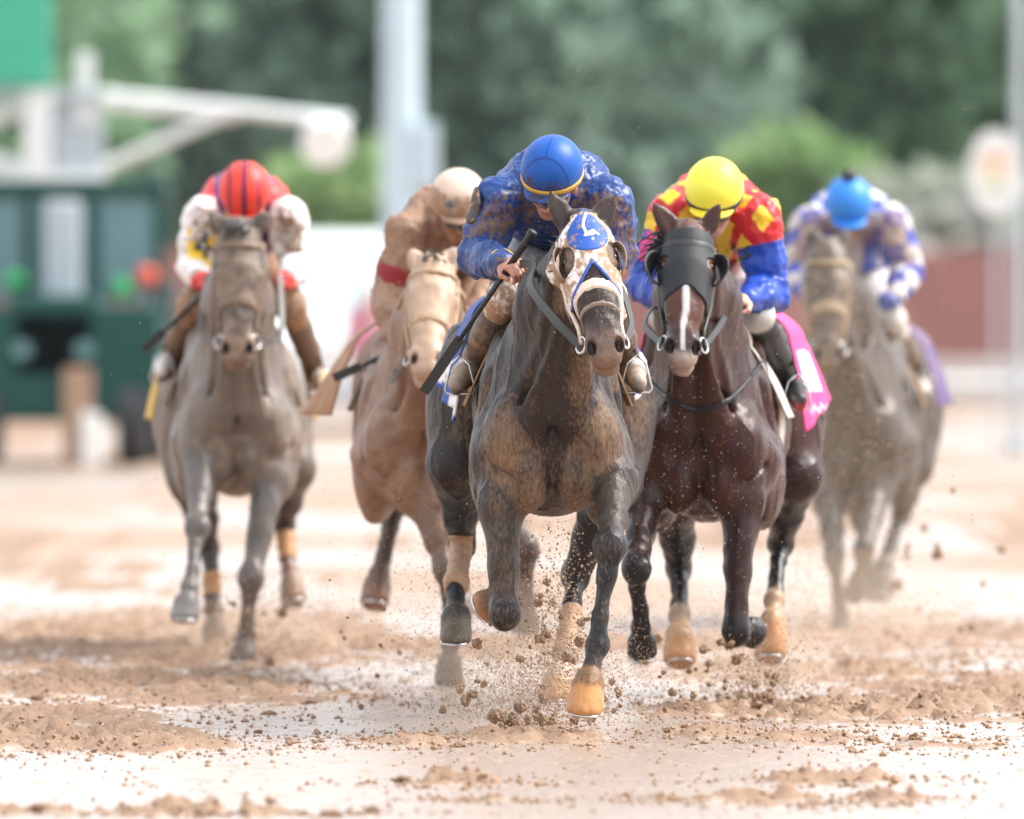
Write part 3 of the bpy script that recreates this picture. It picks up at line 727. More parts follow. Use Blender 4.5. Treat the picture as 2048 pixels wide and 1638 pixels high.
    N = vnormals(V, Qd)
    # hair, veins and muscle unevenness
    p = V * np.array((1, 1, .5))
    V = V + N * ((fbm(p, 7, 3) - .5) * .020 + (fbm(V * np.array((1, 1, .35)) + 3, 26, 3) - .5) * .008 + (1 - np.abs(2 * fbm(V * np.array((1, 1, .5)) + 9, 11, 2) - 1)) ** 8 * .006)[:, None]
    xx = V - poll; uu, vv, ww = xx @ f / hl, xx @ side / hl, xx @ nrm / hl
    nd = sstep(.022, .013, np.sqrt(((uu - .547) / 1.3) ** 2 + (np.abs(vv) - .049) ** 2 + ((ww - .030) / 1.2) ** 2)); Cc = Cc * (1 - nd[:, None]) + np.array((.010, .007, .007, 0)) * nd[:, None]  # dark nostril skin, also painted as shade so the hollow looks deeper
    if 'paint' in s: Cc = s['paint'](V, Cc, H, poll, f, side, nrm, hl, N)
    body = mesh_obj('body', V, Qd, s['mat'], root, col=Cc)
    hm_ = MB()
    for sx in (-1, 1):
        HB = Blob(.004)
        HB.ell(H(.168, sx * .088, .024), np.array((.020, .018, .018)) * hl, hr)
        v, q = solid(HB, .004); mesh_obj('eye', v, q, M['eye'], root)
    # racing plates
    if s.get('shoes', True):
        for Hc, Tc, r, tilt in shoes:
            n = unit(Tc - Hc) if tilt is None else unit(tilt)
            hnt = np.array((0, 0, 1.0)) if abs(n[2]) < .9 else np.array((0, 1.0, 0)); a = unit(np.cross(n, hnt)); c = np.cross(n, a)
            ctr = Tc - n * .002; pl = [ctr + (r * .84) * (math.cos(t) * a + math.sin(t) * c) for t in np.linspace(.5, 2 * math.pi - .5, 22)]
            MB().tube(pl, .006, 6).build('horseshoe', M['metal'], root, smooth=True)
    for hk, ft, (t0, t1, c, nm), ho in wraps:
        ax_ = unit(ft - hk); Ln = np.linalg.norm(ft - hk)
        def reg(X, Y, Z):
            t = ((X - hk[0]) * ax_[0] + (Y - hk[1]) * ax_[1] + (Z - hk[2]) * ax_[2]) / Ln
            r = np.sqrt(np.maximum((X - hk[0]) ** 2 + (Y - hk[1]) ** 2 + (Z - hk[2]) ** 2 - (t * Ln) ** 2, 0))
            return np.maximum(np.maximum((t0 - t) * Ln, (t - t1) * Ln), r - .075) + 0 * X
        lo = np.minimum(hk, ft) - .1; hi = np.maximum(hk, ft) + .1
        v, q = shell(b, .008, reg, lo, hi, .005)
        nn = vnormals(v, q); v = v + nn * (.0025 * np.sin(((v - hk) @ ax_) / .012 + 2.5 * v[:, 0] / .05))[:, None]
        mesh_obj('bandage', v, q, M['cloth'], root, col=np.tile(np.array((*c, nm)), (len(v), 1)))
    # tail, streaming behind
    tb = Q_(0, 2.06, .27); r = np.random.default_rng(5)
    rt = [tb + r.normal(0, .02, 3) for k in range(36)]; tp = [tb + bk * r.uniform(.35, .75) + lat * r.normal(0, .09) + up * r.uniform(-.45, -.05) for k in range(36)]
    hair_tufts('tail', rt, tp, .016, M['hair'], root, 4, .06, .03, 7)
    # mane along the crest
    if s.get('mane', True):
        rts, tps = [], []
        r = np.random.default_rng(9); sd = s.get('maneside', -1)
        crest0 = H(.0, 0, -.06); crest1 = Q_(0, .5, .40)
        for k in range(46):
            t = r.uniform(0, 1); c = crest0 * (1 - t) + crest1 * t + up * .05 * math.sin(math.pi * t) + r.normal(0, .012, 3)
            rts.append(c); tps.append(c + side * sd * r.uniform(.03, .09) + up * r.uniform(-.06, .05) + bk * r.uniform(.03, .1))
        hair_tufts('mane', rts, tps, .008, M['hair'], root, 6, .02, .01)
    s.update(root=root, blob=b, H=H, hr=hr, hl=hl, Q_=Q_, W=W, lat=lat, bk=bk, up=up, poll=poll, f=f, side=side, nrm=nrm, B=B)
    return s

def headlocal(s, X, Y, Z):
    x, y, z = X - s['poll'][0], Y - s['poll'][1], Z - s['poll'][2]
    g = lambda a: (x * a[0] + y * a[1] + z * a[2]) / s['hl']
    return g(s['f']), g(s['side']), g(s['nrm'])
def headbox(s, u0=-.05, u1=.62, m=.17):
    c = np.array([s['H'](u, v, w) for u in (u0, u1) for v in (-m, m) for w in (-.22, .1)]); return c.min(0), c.max(0)
def headgear(s, name, off, reg, m, col, mud=0.3, h=.005, parent=None, smooth=1, paint=None):
    lo, hi = headbox(s)
    v, q = shell(s['blob'], off, lambda X, Y, Z: reg(*headlocal(s, X, Y, Z)), lo, hi, h, smooth)
    c = np.tile(np.array((*col, mud)), (len(v), 1))
    if paint: c = paint(v, c, *headlocal(s, v[:, 0], v[:, 1], v[:, 2]))
    return mesh_obj(name, v, q, m, parent or s['root'], col=c)
def seg(u, v, a, b, r):
    ax, ay = b[0] - a[0], b[1] - a[1]; t = np.clip(((u - a[0]) * ax + (v - a[1]) * ay) / (ax * ax + ay * ay + 1e-9), 0, 1)
    return np.sqrt((u - a[0] - t * ax) ** 2 + (v - a[1] - t * ay) ** 2) - r
def bandreg(u0, u1, slope=0.0, wmin=-.3):
    return lambda u, v, w: np.maximum(np.maximum(u0 - (u + slope * w), (u + slope * w) - u1), wmin - w)

def bridle(s, col, mud, nose=(.385, .415), ring=.03, brow=True, h=.005, nslope=.5):
    root = s['root']; lm = M['leather']
    nose and headgear(s, 'noseband', .011, bandreg(*(nose or (0, 0)), slope=nslope), lm, col, mud, h)
    if brow: headgear(s, 'browband', .010, bandreg(.055, .085, slope=-.3), lm, col, mud, h)
    H = s['H']
    for sx in (-1, 1):
        a = [H(.04, sx * .100, -.03), H(.16, sx * .108, -.06), H(.30, sx * .098, -.06), H(.42, sx * .078, -.03), H(.49, sx * .078, -.02)]
        MB().tube(a, .0085, 8).build('cheekpiece', lm_flat(col, mud), root, smooth=True)
        c = H(.495, sx * .080, -.022); r = ring; n = unit(s['side'] * sx + s['nrm'] * .6); u = unit(np.cross(n, s['f'])); w = np.cross(n, u)
        MB().tube([c + r * (math.cos(t) * u + math.sin(t) * w) for t in np.linspace(0, 2 * math.pi, 20)], .0055, 7, cap=False).build('bit_ring', M['metal'], root, smooth=True)
_lf = {}
def lm_flat(col, mud):
    k = tuple(col)
    if k not in _lf: _lf[k] = mat('strap_leather', col=col, rough=.45, mud=mud, mscale=50, mudcol=(.34, .21, .13), bump=.2)
    return _lf[k]
def strap(name, pts, wd, th, m, parent, nrmhint=(0, 1, 0)):
    """flat strap along points"""
    pts = [np.array(p, float) for p in pts]; v = []; f = []
    # catmull-rom
    out = []
    for i in range(len(pts) - 1):
        p0 = pts[max(i - 1, 0)]; p1 = pts[i]; p2 = pts[i + 1]; p3 = pts[min(i + 2, len(pts) - 1)]
        for t in np.linspace(0, 1, 8, endpoint=False): out.append(.5 * ((2 * p1) + (p2 - p0) * t + (2 * p0 - 5 * p1 + 4 * p2 - p3) * t * t + (3 * p1 - p0 - 3 * p2 + p3) * t ** 3))
    out.append(pts[-1])
    for i, p in enumerate(out):
        t = unit(out[min(i + 1, len(out) - 1)] - out[max(i - 1, 0)]); n = np.array(nrmhint, float); n = unit(n - t * (n @ t)); w = np.cross(t, n)
        v += [p + w * wd - n * th, p + w * wd + n * th, p - w * wd + n * th, p - w * wd - n * th]
    k = len(out)
    for i in range(k - 1):
        for j in range(4): f.append((4 * i + j, 4 * i + (j + 1) % 4, 4 * i + 4 + (j + 1) % 4, 4 * i + 4 + j))
    f += [(0, 3, 2, 1), (4 * k - 4, 4 * k - 3, 4 * k - 2, 4 * k - 1)]
    return mesh_obj(name, v, f, m, parent, smooth=False)

def saddle_cloth(s, b0, b1, wtop, wbot, top, low, col, m, mud, paint=None, flare=.02, name='saddle_cloth', spread=0.0, rise=0.0, lowl=None, lowr=None):
    """cloth hung over the back: b0..b1 along the trunk, half width wtop at the back to wbot at the hem, hem at height low"""
    nu, nv = 40, 90; Q_ = s['Q_']; wd_ = 1
    vs = []; uv = []
    for i in range(nu):
        for j in range(nv):
            u = i / (nu - 1); t = j / (nv - 1) * 2 - 1; sg = np.sign(t); a = abs(t)
            lo = (lowl if (sg < 0 and lowl is not None) else (lowr if (sg > 0 and lowr is not None) else low))
            bb = b0 + (b1 - b0) * u; lo = lo + rise * u
            ang = min(a / .45, 1) * math.pi / 2
            if a < .45: x = wtop * math.sin(ang); z = top - .16 * (1 - math.cos(ang))
            else:
                k = (a - .45) / .55; x = wtop + (wbot - wtop) * k ** .8; z = top - .16 - (top - .16 - lo) * k
            vs.append(Q_(sg * (x + spread * u * max(0, a - .25)) + flare * math.sin(bb * 21 + sg) * max(0, a - .45), bb, z)); uv.append((bb, sg * a, z))
    vs = np.array(vs); uv = np.array(uv)
    I = np.arange(nu * nv).reshape(nu, nv); q = np.stack([I[:-1, :-1], I[1:, :-1], I[1:, 1:], I[:-1, 1:]], -1).reshape(-1, 4)
    c = np.tile(np.array((*col, mud)), (len(vs), 1))
    if paint is not None: c = paint(uv, c)
    o = mesh_obj(name, vs, q, m, s['root'], col=c); md = o.modifiers.new('thick', 'SOLIDIFY'); md.thickness = .008
    return o
# ------------------------------------------------------------------ riders
def hand(b, w, d, n, sgn, curl=(55, 75, 45), col=(.52, .25, .17), mud=.1, point=False):
    d = unit(d); n = np.array(n, float); n = unit(n - d * (n @ d)); a = np.cross(n, d) * sgn
    K = .007
    kw = dict(col=col, mud=mud)
    b.cone(w - d * .06, w + d * .025, .029, .027, .02, **kw)
    b.ell(w + d * .055, (.050, .041, .018), np.array((d, a, n)), .02, **kw)
    for i in range(4):
        p = w + d * (.088, .093, .089, .080)[i] + a * (.030, .0105, -.0095, -.028)[i] + n * .004
        b.ell(p, .0125, None, .008, **kw)
        ang = 0; r0 = (.0102, .0106, .0100, .0088)[i]
        for j, L in enumerate((.042, .027, .021)):
            ang += math.radians(curl[j] * (1 + .07 * i - (.35 if (point and i == 0) else 0)))
            q = p + (d * math.cos(ang) - n * math.sin(ang)) * L * (1, 1.08, 1.0, .8)[i]
            b.cone(p, q, r0 * (1 - .1 * j), r0 * (.92 - .1 * j), .004, **kw); p = q
    p = w + d * .03 + a * .034 - n * .006
    q = p + unit(a * .45 + d * .75 - n * .35) * .040; b.cone(p, q, .0145, .0115, .012, **kw)
    q2 = q + unit(d * .75 - n * .5 - a * .35) * .030; b.cone(q, q2, .0112, .0085, .004, **kw)

def rider(s):
    d0 = s['d']; h = s.get('h', .008); sk = s.get('skin', (.42, .20, .13)); skm = s.get('skinmud', .25)
    W = lambda p: P(p[0], p[1], d0 + p[2])
    hd = W(s['head']); nb = W(s['neck']); ch = W(s['chest']); pv = W(s['pelvis'])
    root = empty('person', (pv[0], pv[1], pv[2] - .25), s['label'], 'jockey', 'jockeys crouched over their horses')
    th = R(s.get('tilt', 38)); ro = R(s.get('roll', 0)); yw = R(s.get('yaw', 0))
    u = np.array((math.sin(ro), -math.sin(th) * math.cos(ro), math.cos(th) * math.cos(ro))); u = unit(u)
    fd = np.array((math.sin(yw) * .9, -math.cos(th), -math.sin(th))); fd = unit(fd - u * (fd @ u)); sd = np.cross(fd, u)
    if sd[0] < 0: sd = -sd
    HR = np.array((sd, fd, u)); h_ = lambda a, b_, c: hd + sd * a + fd * b_ + u * c
    B = Blob(.006); kw = dict(col=sk, mud=skm)
    # head and face
    B.ell(h_(0, 0, 0), (.076, .095, .10), HR, .03, **kw)
    B.ell(h_(0, .025, -.075), (.062, .070, .075), HR, .03, **kw)
    B.ell(h_(0, .060, -.125), (.035, .032, .028), HR, .03, **kw)                 # chin
    B.cone(h_(0, .092, -.035), h_(0, .118, -.078), .010, .015, .012, **kw)       # nose
    for x in (-1, 1):
        B.ell(h_(x * .036, .075, -.065), (.024, .02, .022), HR, .02, **kw)       # cheek
        B.ell(h_(x * .032, .085, -.018), (.026, .014, .010), HR, .012, **kw)      # brow
        B.ell(h_(x * .031, .093, -.036), (.014, .008, .008), HR, .006, op='s')
        B.ell(h_(x * .030, .083, -.036), .0125, HR, .003, col=(.10, .06, .05), mud=0)
        B.cone(h_(x * .078, -.012, -.02), h_(x * .082, -.005, -.06), .016, .012, .01, **kw)
    B.cone(h_(-.02, .097, -.10), h_(.02, .097, -.10), .007, .007, .008, col=tuple(np.array(sk) * (1., .62, .62)), mud=skm)
    B.cone(h_(0, -.02, -.09), nb, .058, .062, .03, **kw)
    v1, q1 = solid(B, .005); c1 = B.colors(v1, sk, .006)
    # bare body under the clothes
    U = Blob(.016)
    U.cone(nb, ch, .07, .13, .08, **kw); U.cone(ch, pv, .14, .12, .1, **kw)
    hands = Blob(.004)
    Jk = Blob(h); Br = Blob(h)
    jc = s['jacket']; jm = s.get('jmud', .4)
    crot = frame(unit(pv - ch), (0, 0, 1)); back = unit(pv - ch)
    up2 = np.array((0, 0, 1.0)); up2 = unit(up2 - back * (back @ up2)); s2 = np.cross(back, up2)
    if s2[0] < 0: s2 = -s2
    CR = np.array((s2, back, up2))
    Jk.ell(ch, s.get('chestr', (.205, .26, .175)), CR, .08, jc, jm)
    Jk.ell(ch * .35 + pv * .65, (.17, .25, .15), CR, .08, jc, jm)
    Jk.cone(nb, ch, .075, .14, .06, col=jc, mud=jm)
    bc = s.get('breeches', (.72, .70, .68)); bmud = s.get('bmud', .3)
    Br.ell(pv, (.165, .17, .145), CR, .08, bc, bmud)
    boots = []
    for sx, A in ((-1, s['left']), (1, s['right'])):
        sh, el, wr = W(A['sh']), W(A['el']), W(A['wr']); ss = A.get('sl', 1.0)
        m1 = A.get('mud', jm)
        Jk.cone(ch + (sh - ch) * .4, sh, .13, .085 * ss, .06, col=jc, mud=m1)
        cs = A.get('capsleeve', 0)
        if cs: Jk.cone(sh, sh * (1 - cs) + el * cs + np.array((0, 0, -.01)), .090 * ss, .083 * ss, .03, col=jc, mud=m1, pr=.008)
        Jk.chain([sh, sh * .5 + el * .5 + np.array((0, 0, -.012)), el], [.088 * ss, .078 * ss, .066 * ss], .03, col=A.get('scol', jc), mud=m1, pr=A.get('pr', 0.0))
        Jk.chain([el, el * .45 + wr * .55, wr], [.066 * ss, .058 * ss, .040], .025, col=A.get('fcol', A.get('scol', jc)), mud=m1, pr=A.get('pr', 0.0))
        U.chain([ch, sh, el, wr], [.1, .06, .045, .03], .03, **kw)
        hand(hands, wr, W(A['hd']) - wr, A['hn'], A.get('hs', sx), A.get('curl', (55, 75, 45)), A.get('hcol', sk), A.get('hmud', .25), A.get('point', False))
        hp, kn, an, to = W(A['hip']), W(A['knee']), W(A['ank']), W(A['toe'])
        Br.cone(pv + (hp - pv) * .3, hp, .14, .12, .06, col=bc, mud=bmud); Br.chain([hp, kn], [.115, .070], .04, col=bc, mud=bmud)
        Br.cone(kn, kn * .62 + an * .38, .068, .052, .03, col=A.get('shin', bc), mud=A.get('kmud', bmud))
        U.chain([pv, hp, kn, an, to], [.11, .09, .05, .032, .02], .03, **kw)
        Bo = Blob(.007); oc = A.get('boot', (.02, .018, .018)); om = A.get('bootmud', .4)
        Bo.chain([kn * .72 + an * .28, kn * .4 + an * .6, an], [.062, .054, .040], .02, col=oc, mud=om)
        fo = unit(to - an); heel = an - np.array((0, 0, .03)) - fo * np.array((1, 1, 0)) * .03
        md_ = an * .5 + to * .5 + np.array((0, 0, .008)); Bo.cone(an, md_, .042, .040, .02, col=A.get('foot', oc), mud=om); Bo.cone(md_, to, .040, .030, .02, col=A.get('toecol', A.get('foot', oc)), mud=om)
        Bo.cone(heel, an, .032, .038, .02, col=A.get('foot', oc), mud=om)
        so = to - an; Bo.cone(heel + np.array((0, 0, -.018)), to + np.array((0, 0, -.022)), .022, .022, .008, col=A.get('sole', (.015, .014, .014)), mud=om * .6)
        vb, qb = solid(Bo); boots.append(mesh_obj('boot', vb + vnormals(vb, qb) * ((fbm(vb, 18, 2) - .5) * .006)[:, None], qb, M['leather'], root, col=Bo.colors(vb, oc, .005)))
        # stirrup iron with its leather, under the ball of the foot
        ball = an * .3 + to * .7; w = unit(np.cross(fo, (0, 0, 1.0))); tp = ball + np.array((0, 0, .085)); 
        pl = [tp, tp + w * .035 - np.array((0, 0, .03)), ball + w * .058 - np.array((0, 0, .04)), ball + w * .05 - np.array((0, 0, .055)), ball - w * .05 - np.array((0, 0, .055)), ball - w * .058 - np.array((0, 0, .04)), tp - w * .035 - np.array((0, 0, .03)), tp]
        hr_ = s['horse']['root']
        MB().tube(pl, .0045, 8).build('stirrup', M['metal'], hr_, smooth=True)
        g = s['horse']; lt = tp + np.array((-sx * .12, .12, .26)); strap('stirrup_leather', [tp, tp * .5 + lt * .5 + np.array((sx * .012, 0, 0)), lt], .012, .003, lm_flat((.05, .035, .025), .3), hr_, (1, 0, 0))
    v2, q2 = solid(U); c2 = U.colors(v2, sk)
    v3, q3 = solid(hands, .0042, 1); c3 = hands.colors(v3, sk, .004)
    V = np.concatenate([v1, v2, v3]); Q = np.concatenate([q1, q2 + len(v1), q3 + len(v1) + len(v2)])
    mesh_obj('body', V, Q, M['skin'], root, col=np.concatenate([c1, c2, c3]))
    # silks, with folds
    v, q = solid(Jk, h, 1); n = vnormals(v, q); c = Jk.colors(v, jc, .0012)
    fold = (fbm(v * np.array((1, .8, 1.6)) + 3, 9, 3) - .5) * .030 + (1 - np.abs(2 * fbm(v * np.array((1.3, .7, 1)) + 17, 15, 2) - 1)) ** 3 * .012 + (1 - np.abs(2 * fbm(v * np.array((1.2, .8, .8)) + 41, 30, 2) - 1)) ** 4 * .006
    if 'jpaint' in s: c = s['jpaint'](v, c, s, W, n)
    s['jk'] = Jk
    jo = mesh_obj('jacket', v + n * (fold * s.get('fold', 1.0))[:, None], q, s.get('jmat', M['silk']), root, col=c)
    v, q = solid(Br, h, 1); n = vnormals(v, q); c = Br.colors(v, bc, .004)
    if 'bpaint' in s: c = s['bpaint'](v, c)
    mesh_obj('breeches', v + n * ((fbm(v, 11, 3) - .5) * .012)[:, None], q, M['cloth'], root, col=c)
    # helmet: cloth-covered shell, seams, peak, band
    He = Blob(.005); cc = s['cap']; cm = s.get('capmud', .2)
    He.ell(h_(0, -.005, .035), (.116, .136, .118), HR, .02, cc, cm)
    Hc = Blob(.005); Hc.p = list(He.p)
    lo, hi = hd - .24, hd + .24
    def loc(X, Y, Z):
        x, y, z = X - hd[0], Y - hd[1], Z - hd[2]; g = lambda a: x * a[0] + y * a[1] + z * a[2]
        return g(sd), g(fd), g(u)
    peak = Blob(.004); peak.ell(h_(0, .085, -.020), (.088, .085, .016), HR, .01, s.get('peak', cc), cm); 
    peak.ell(h_(0, .03, -.06), (.2, .2, .03), HR, .004, op='s')
    v, q = shell(He, 0, lambda X, Y, Z: -loc(X, Y, Z)[2] - .030 + 0 * X, lo, hi, .005); vp, qp = solid(peak, .0045)
    c = np.concatenate([np.tile((*cc, cm), (len(v), 1)), np.tile((*s.get('peak', cc), cm), (len(vp), 1))])
    V = np.concatenate([v, vp]); a, b_, z_ = loc(V[:, 0], V[:, 1], V[:, 2])
    if 'cpaint' in s: c = s['cpaint'](V, c, a, b_, z_)
    ho = mesh_obj('helmet', V, np.concatenate([q, qp + len(v)]), M['capsilk'] if s.get('silkcap', True) else M['muddysilk'], root, col=c)
    if 'band' in s:
        z0, z1, bc_, bm_ = s['band']
        v, q = shell(He, .006, lambda X, Y, Z: np.maximum(np.maximum(z0 - loc(X, Y, Z)[2] + loc(X, Y, Z)[1] * s.get('bandslope', 0), loc(X, Y, Z)[2] - loc(X, Y, Z)[1] * s.get('bandslope', 0) - z1), -.3) + 0 * X, lo, hi, .0045)
        mesh_obj('helmet_band', v, q, M['cloth'], ho, col=np.tile((*bc_, bm_), (len(v), 1)))
    if s.get('goggles', True):
        v, q = shell(B, .012, lambda X, Y, Z: np.maximum(np.maximum(np.abs(loc(X, Y, Z)[2] + .038) - .024, np.abs(loc(X, Y, Z)[0]) - .072), .03 - loc(X, Y, Z)[1]), lo, hi, .004)
        mesh_obj('goggles', v, q, M['goggles'], root)
    s.update(root=root, helmet=ho, h_=h_, HR=HR, W=W)
    return s
M['capsilk'] = mat('cap_silk', rough=0.42, spec=.3, mscale=75, vary=0.06, vscale=10, bump=0.12, bscale=120, mudwidth=0.10, mudcol=(0.05, 0.035, 0.045))
M['goggles'] = mat('goggles', col=(.07, .05, .04), rough=.15, vary=.2, mud=.3, mscale=40, mudcol=(.30, .19, .12))

def whip(name_label, pts, horse_d, rad=(.012, .014, .011, .009, .009, .014, .013), flap=True):
    pts = [P(a, b, horse_d + c) for a, b, c in pts]
    t = empty('riding_whip', pts[1], name_label, 'whip', 'whips carried by the jockeys')
    a, b = pts[0], pts[-1]; L = np.linalg.norm(b - a); d = unit(b - a)
    MB().lathe(a, d, [(-.012, .012), (-.008, .019), (.012, .019), (.02, .0145), (.19, .0125)], 14).build('grip', M['black'], t, smooth=True)
    MB().lathe(a, d, [(.19, .0105), (L * .68, .0085)], 10).build('shaft', M['black'], t, smooth=True)
    n = unit(np.cross(d, (0, 1.0, 0)))
    if flap: strap('flap', [a + d * L * .66, a + d * L * .82, b], .019, .0065, M['black'], t, (0.2, 1, 0.1))
    return t

def numeral(kind, pts, sl): pass
# ------------------------------------------------------------------ 1: the leader, muddy dark brown, blue silks
OR = (.50, .24, .09); DKH = (.085, .075, .06); BLK = (.014, .013, .015)
def paint1(V, C, H, poll, f, side, nrm, hl, N):
    x = V - poll; u = x @ f / hl; v = x @ side / hl
    m = C[:, 3]
    ey = sstep(.06, .03, np.sqrt((u - .17) ** 2 + (np.abs(v) - .09) ** 2)); m = m + .35 * ey
    # mud thrown on to the front of breast, muzzle and lips
    m = m * (.45 + 1.1 * fbm(V * np.array((1, 1, .6)), 5, 4)); fr = V - H1['B0']; m = m - .25 * np.exp(-((fr[:, 0] / .05) ** 2) - np.clip(-fr[:, 2] - .1, 0, 1) * 9)
    C[:, 3] = np.clip(m * (0.70 + .38 * np.clip(-N[:, 1] - .35 * N[:, 2], 0, 1)), 0, 1)
    return C
H1 = dict(B0=P(1106, 850, 40.0), d=40.0, h=.0085, mat=M['coat_dark'], coat=(.026, .014, .011), points=BLK, mud=.60, bulge=1.35, hoof=DKH,
    label='mud-spattered dark brown horse leading the field in a white and blue blinker hood',
    B=(1106, 850, .0), R=(1080, 850, 1.7), poll=(1166, 452, -.30), muzzle=(1216, 735, -.62), facenormal=(.05, -1, .45), neckmid=(1125, 600, .06),
    ears=[(1100, 383, -.30), (1232, 386, -.27)], earcol=(.05, .035, .03), headmud=.42, nosemud=.62, nosecol=(.10, .065, .055), lipcol=(.16, .10, .07), headcol=(.03, .018, .015), paint=paint1, neckcol=(.022, .014, .012),
    fore=[dict(side=-1, j=[(1003, 1010, .12), (1010, 1228, .02), (1012, 1200, .32), (985, 1205, .38), (960, 1218, .40)], mud=.46, upcol=(.04, .028, .022), hoof=(.42, .20, .09), hmud=.4),
          dict(side=1, j=[(1226, 965, .10), (1221, 1092, -.28), (1193, 1292, -.34), (1179, 1362, -.40), (1170, 1428, -.44)], mud=.46, upcol=(.04, .028, .022), hoof=OR, hmud=.38, tilt=(-.05, .2, -1))],
    hind=[dict(j=[(940, 800, 1.75), (915, 930, 1.62), (924, 1085, 1.95), (912, 1165, 1.62), (911, 1230, 1.52), (910, 1286, 1.47)], mud=.38, dark=True, tr=.95, hoof=(.12, .095, .07), hmud=.35, wrap=(.15, 1.12, (.42, .26, .16), .62), tilt=(0, .15, -1)),
          dict(j=[(1228, 815, 1.75), (1225, 960, 1.55), (1152, 1150, 1.85), (1130, 1310, 1.60), (1118, 1352, 1.53), (1107, 1402, 1.48)], mud=.15, dark=True, tr=.92, hoof=(.55, .33, .19), hmud=.2, fcol=(.45, .38, .34), fmud=.3, wrap=(.42, 1.02, (.40, .25, .15), .6), tilt=(.05, -.02, -1))])
BLU = (.0012, .036, .19); GOLD = (.62, .38, .05)

def build_leader():
    s = horse(H1); rt = s['root']
    # blinker hood: white, muddied, with a blue emblem patch and blue edging
    def hoodreg(u, v, w):
        r = np.maximum(.0 - u - .02 * 0, u - (.30 - 1.0 * np.abs(v) * -1.1))            # lower edge: an arch, longer at the cheeks
        arch = u - (.215 + 1.35 * np.abs(v)); r = np.maximum(-.01 - u, np.minimum(arch, 1)); r = np.maximum(r, u - .455)
        r = np.maximum(r, -.16 - w); r = np.maximum(r, np.abs(v) - (.050 + 1.5 * np.clip(u - .015, 0, 1)))
        for sx in (-1, 1):
            r = np.maximum(r, .051 - np.sqrt(((u - .172) / 1.3) ** 2 + (v - sx * .100) ** 2 + (w - .03) ** 2 * .45))   # eye openings
            r = np.maximum(r, .034 - np.sqrt((u + .0) ** 2 + (v - sx * .058) ** 2 + (w + .01) ** 2))
        return r
    hood = headgear(s, 'blinker_hood', .009, hoodreg, M['cloth'], (.78, .76, .75), .60, .0045)
    def edge(u, v, w): return np.maximum(np.maximum(np.abs(u - (.209 + 1.35 * np.abs(v))) - .011, u - .43), -.10 - w)
    headgear(s, 'blue_trim', .0125, edge, M['cloth'], (.03, .09, .36), .42, .0042, parent=hood)
    # emblem: blue drop with a white mark
    def drop(u, v, w):
        r = np.sqrt((u - .092) ** 2 + v ** 2) - .076
        tip = np.maximum(np.abs(v) - np.clip((u + .030) * .80, 0, 1), -.03 - u); tip = np.maximum(tip, u - .06)
        return np.maximum(np.minimum(r, tip), -.02 - w)
    em = headgear(s, 'emblem', .0125, drop, M['cloth'], (.012, .085, .42), .47, .0042, parent=hood)
    mark = [((.0, .008), (.04, -.008)), ((.04, -.008), (.062, -.012)), ((.062, -.012), (.095, -.004)), ((.095, -.004), (.082, .022)), ((.082, .022), (.098, .038)), ((.10, -.012), (.098, .020)), ((.118, .014), (.120, .016))]
    def mk(u, v, w):
        r = 1.0
        for a, b in mark: r = np.minimum(r, seg(u, v, a, b, .0062))
        return np.maximum(r, -.02 - w)
    headgear(s, 'emblem_mark', .0155, mk, M['cloth'], (.80, .78, .76), .33, .004, parent=hood)
    # cupped blinkers around the eyes
    H = s['H']
    for sx in (-1, 1):
        v = []; f = []; n = 22; rr = 5
        for ring in range(rr):
            t = ring / (rr - 1)
            for k in range(n):
                a = math.pi * 2 * k / n
                ru = (.066 + .006 * t); rv = (.050 + .008 * t)
                cu, cv = math.cos(a), math.sin(a)
                outer = max(0, cv)                       # cup stands up only on the outer and rear side
                lift = .034 * t * (outer ** .7 if outer > 0 else 0) + .004 * t
                v.append(H(.172 + ru * cu, sx * (.098 + rv * cv * (1 if cv < 0 else .62)), .020 - .055 * max(0, cv) * (1 - t) + lift))
        for ring in range(rr - 1):
            for k in range(n): f.append((ring * n + k, ring * n + (k + 1) % n, ring * n + n + (k + 1) % n, ring * n + n + k))
        o = mesh_obj('blinker_cup', v, f, lm_flat((.22, .13, .075), .55), hood); o.modifiers.new('t', 'SOLIDIFY').thickness = .005
    # white edged noseband, cheek pieces, bit, rein
    bridle(s, (.70, .58, .48), .45, nose=(.352, .385), brow=False, nslope=.85)
    headgear(s, 'lip_strap', .009, bandreg(.43, .442, slope=.75), M['leather'], (.25, .18, .14), .5, .0045)
    c = H(.495, -.085, -.02); c2 = H(.495, .085, -.02)
    W = s['W']
    strap('rein', [c + np.array((0, .01, 0)), W((1110, 640, -.42)), W((1062, 575, -.20)), W((1066, 532, .0)), W((1040, 528, .12))], .016, .003, lm_flat((.028, .023, .020), .18), rt, (0.5, 1, 0))
    strap('rein', [c2 + np.array((0, .01, 0)), W((1262, 640, -.3)), W((1230, 560, -.02)), W((1150, 525, .10)), W((1095, 522, .16))], .016, .003, lm_flat((.028, .023, .020), .18), rt, (-0.5, 1, 0))
    # ear covers nothing; saddle, towel, girth
    def p1(uv, c):
        b, x, z = uv[:, 0], uv[:, 1], uv[:, 2]
        wt = ((np.abs(z - .20) < .055) & (np.abs(b - 1.15) > .12)) | ((z < .10) & (b < 1.1) & (z > .02))
        c[wt, :3] = (.75, .73, .72); c[wt, 3] = .45; return c
    saddle_cloth(s, .85, 1.45, .28, .33, .53, .0, (.006, .05, .30), M['cloth'], .22, p1, .03, lowr=.08, spread=.09, rise=.14)
    saddle_cloth(s, .58, .95, .19, .305, .47, .06, (.36, .20, .09), M['leather'], .35, None, .012, name='saddle')
    def girth(X, Y, Z): return np.abs((Y - s['B'][1]) - .72) - .045 + 0 * X + 0 * Z
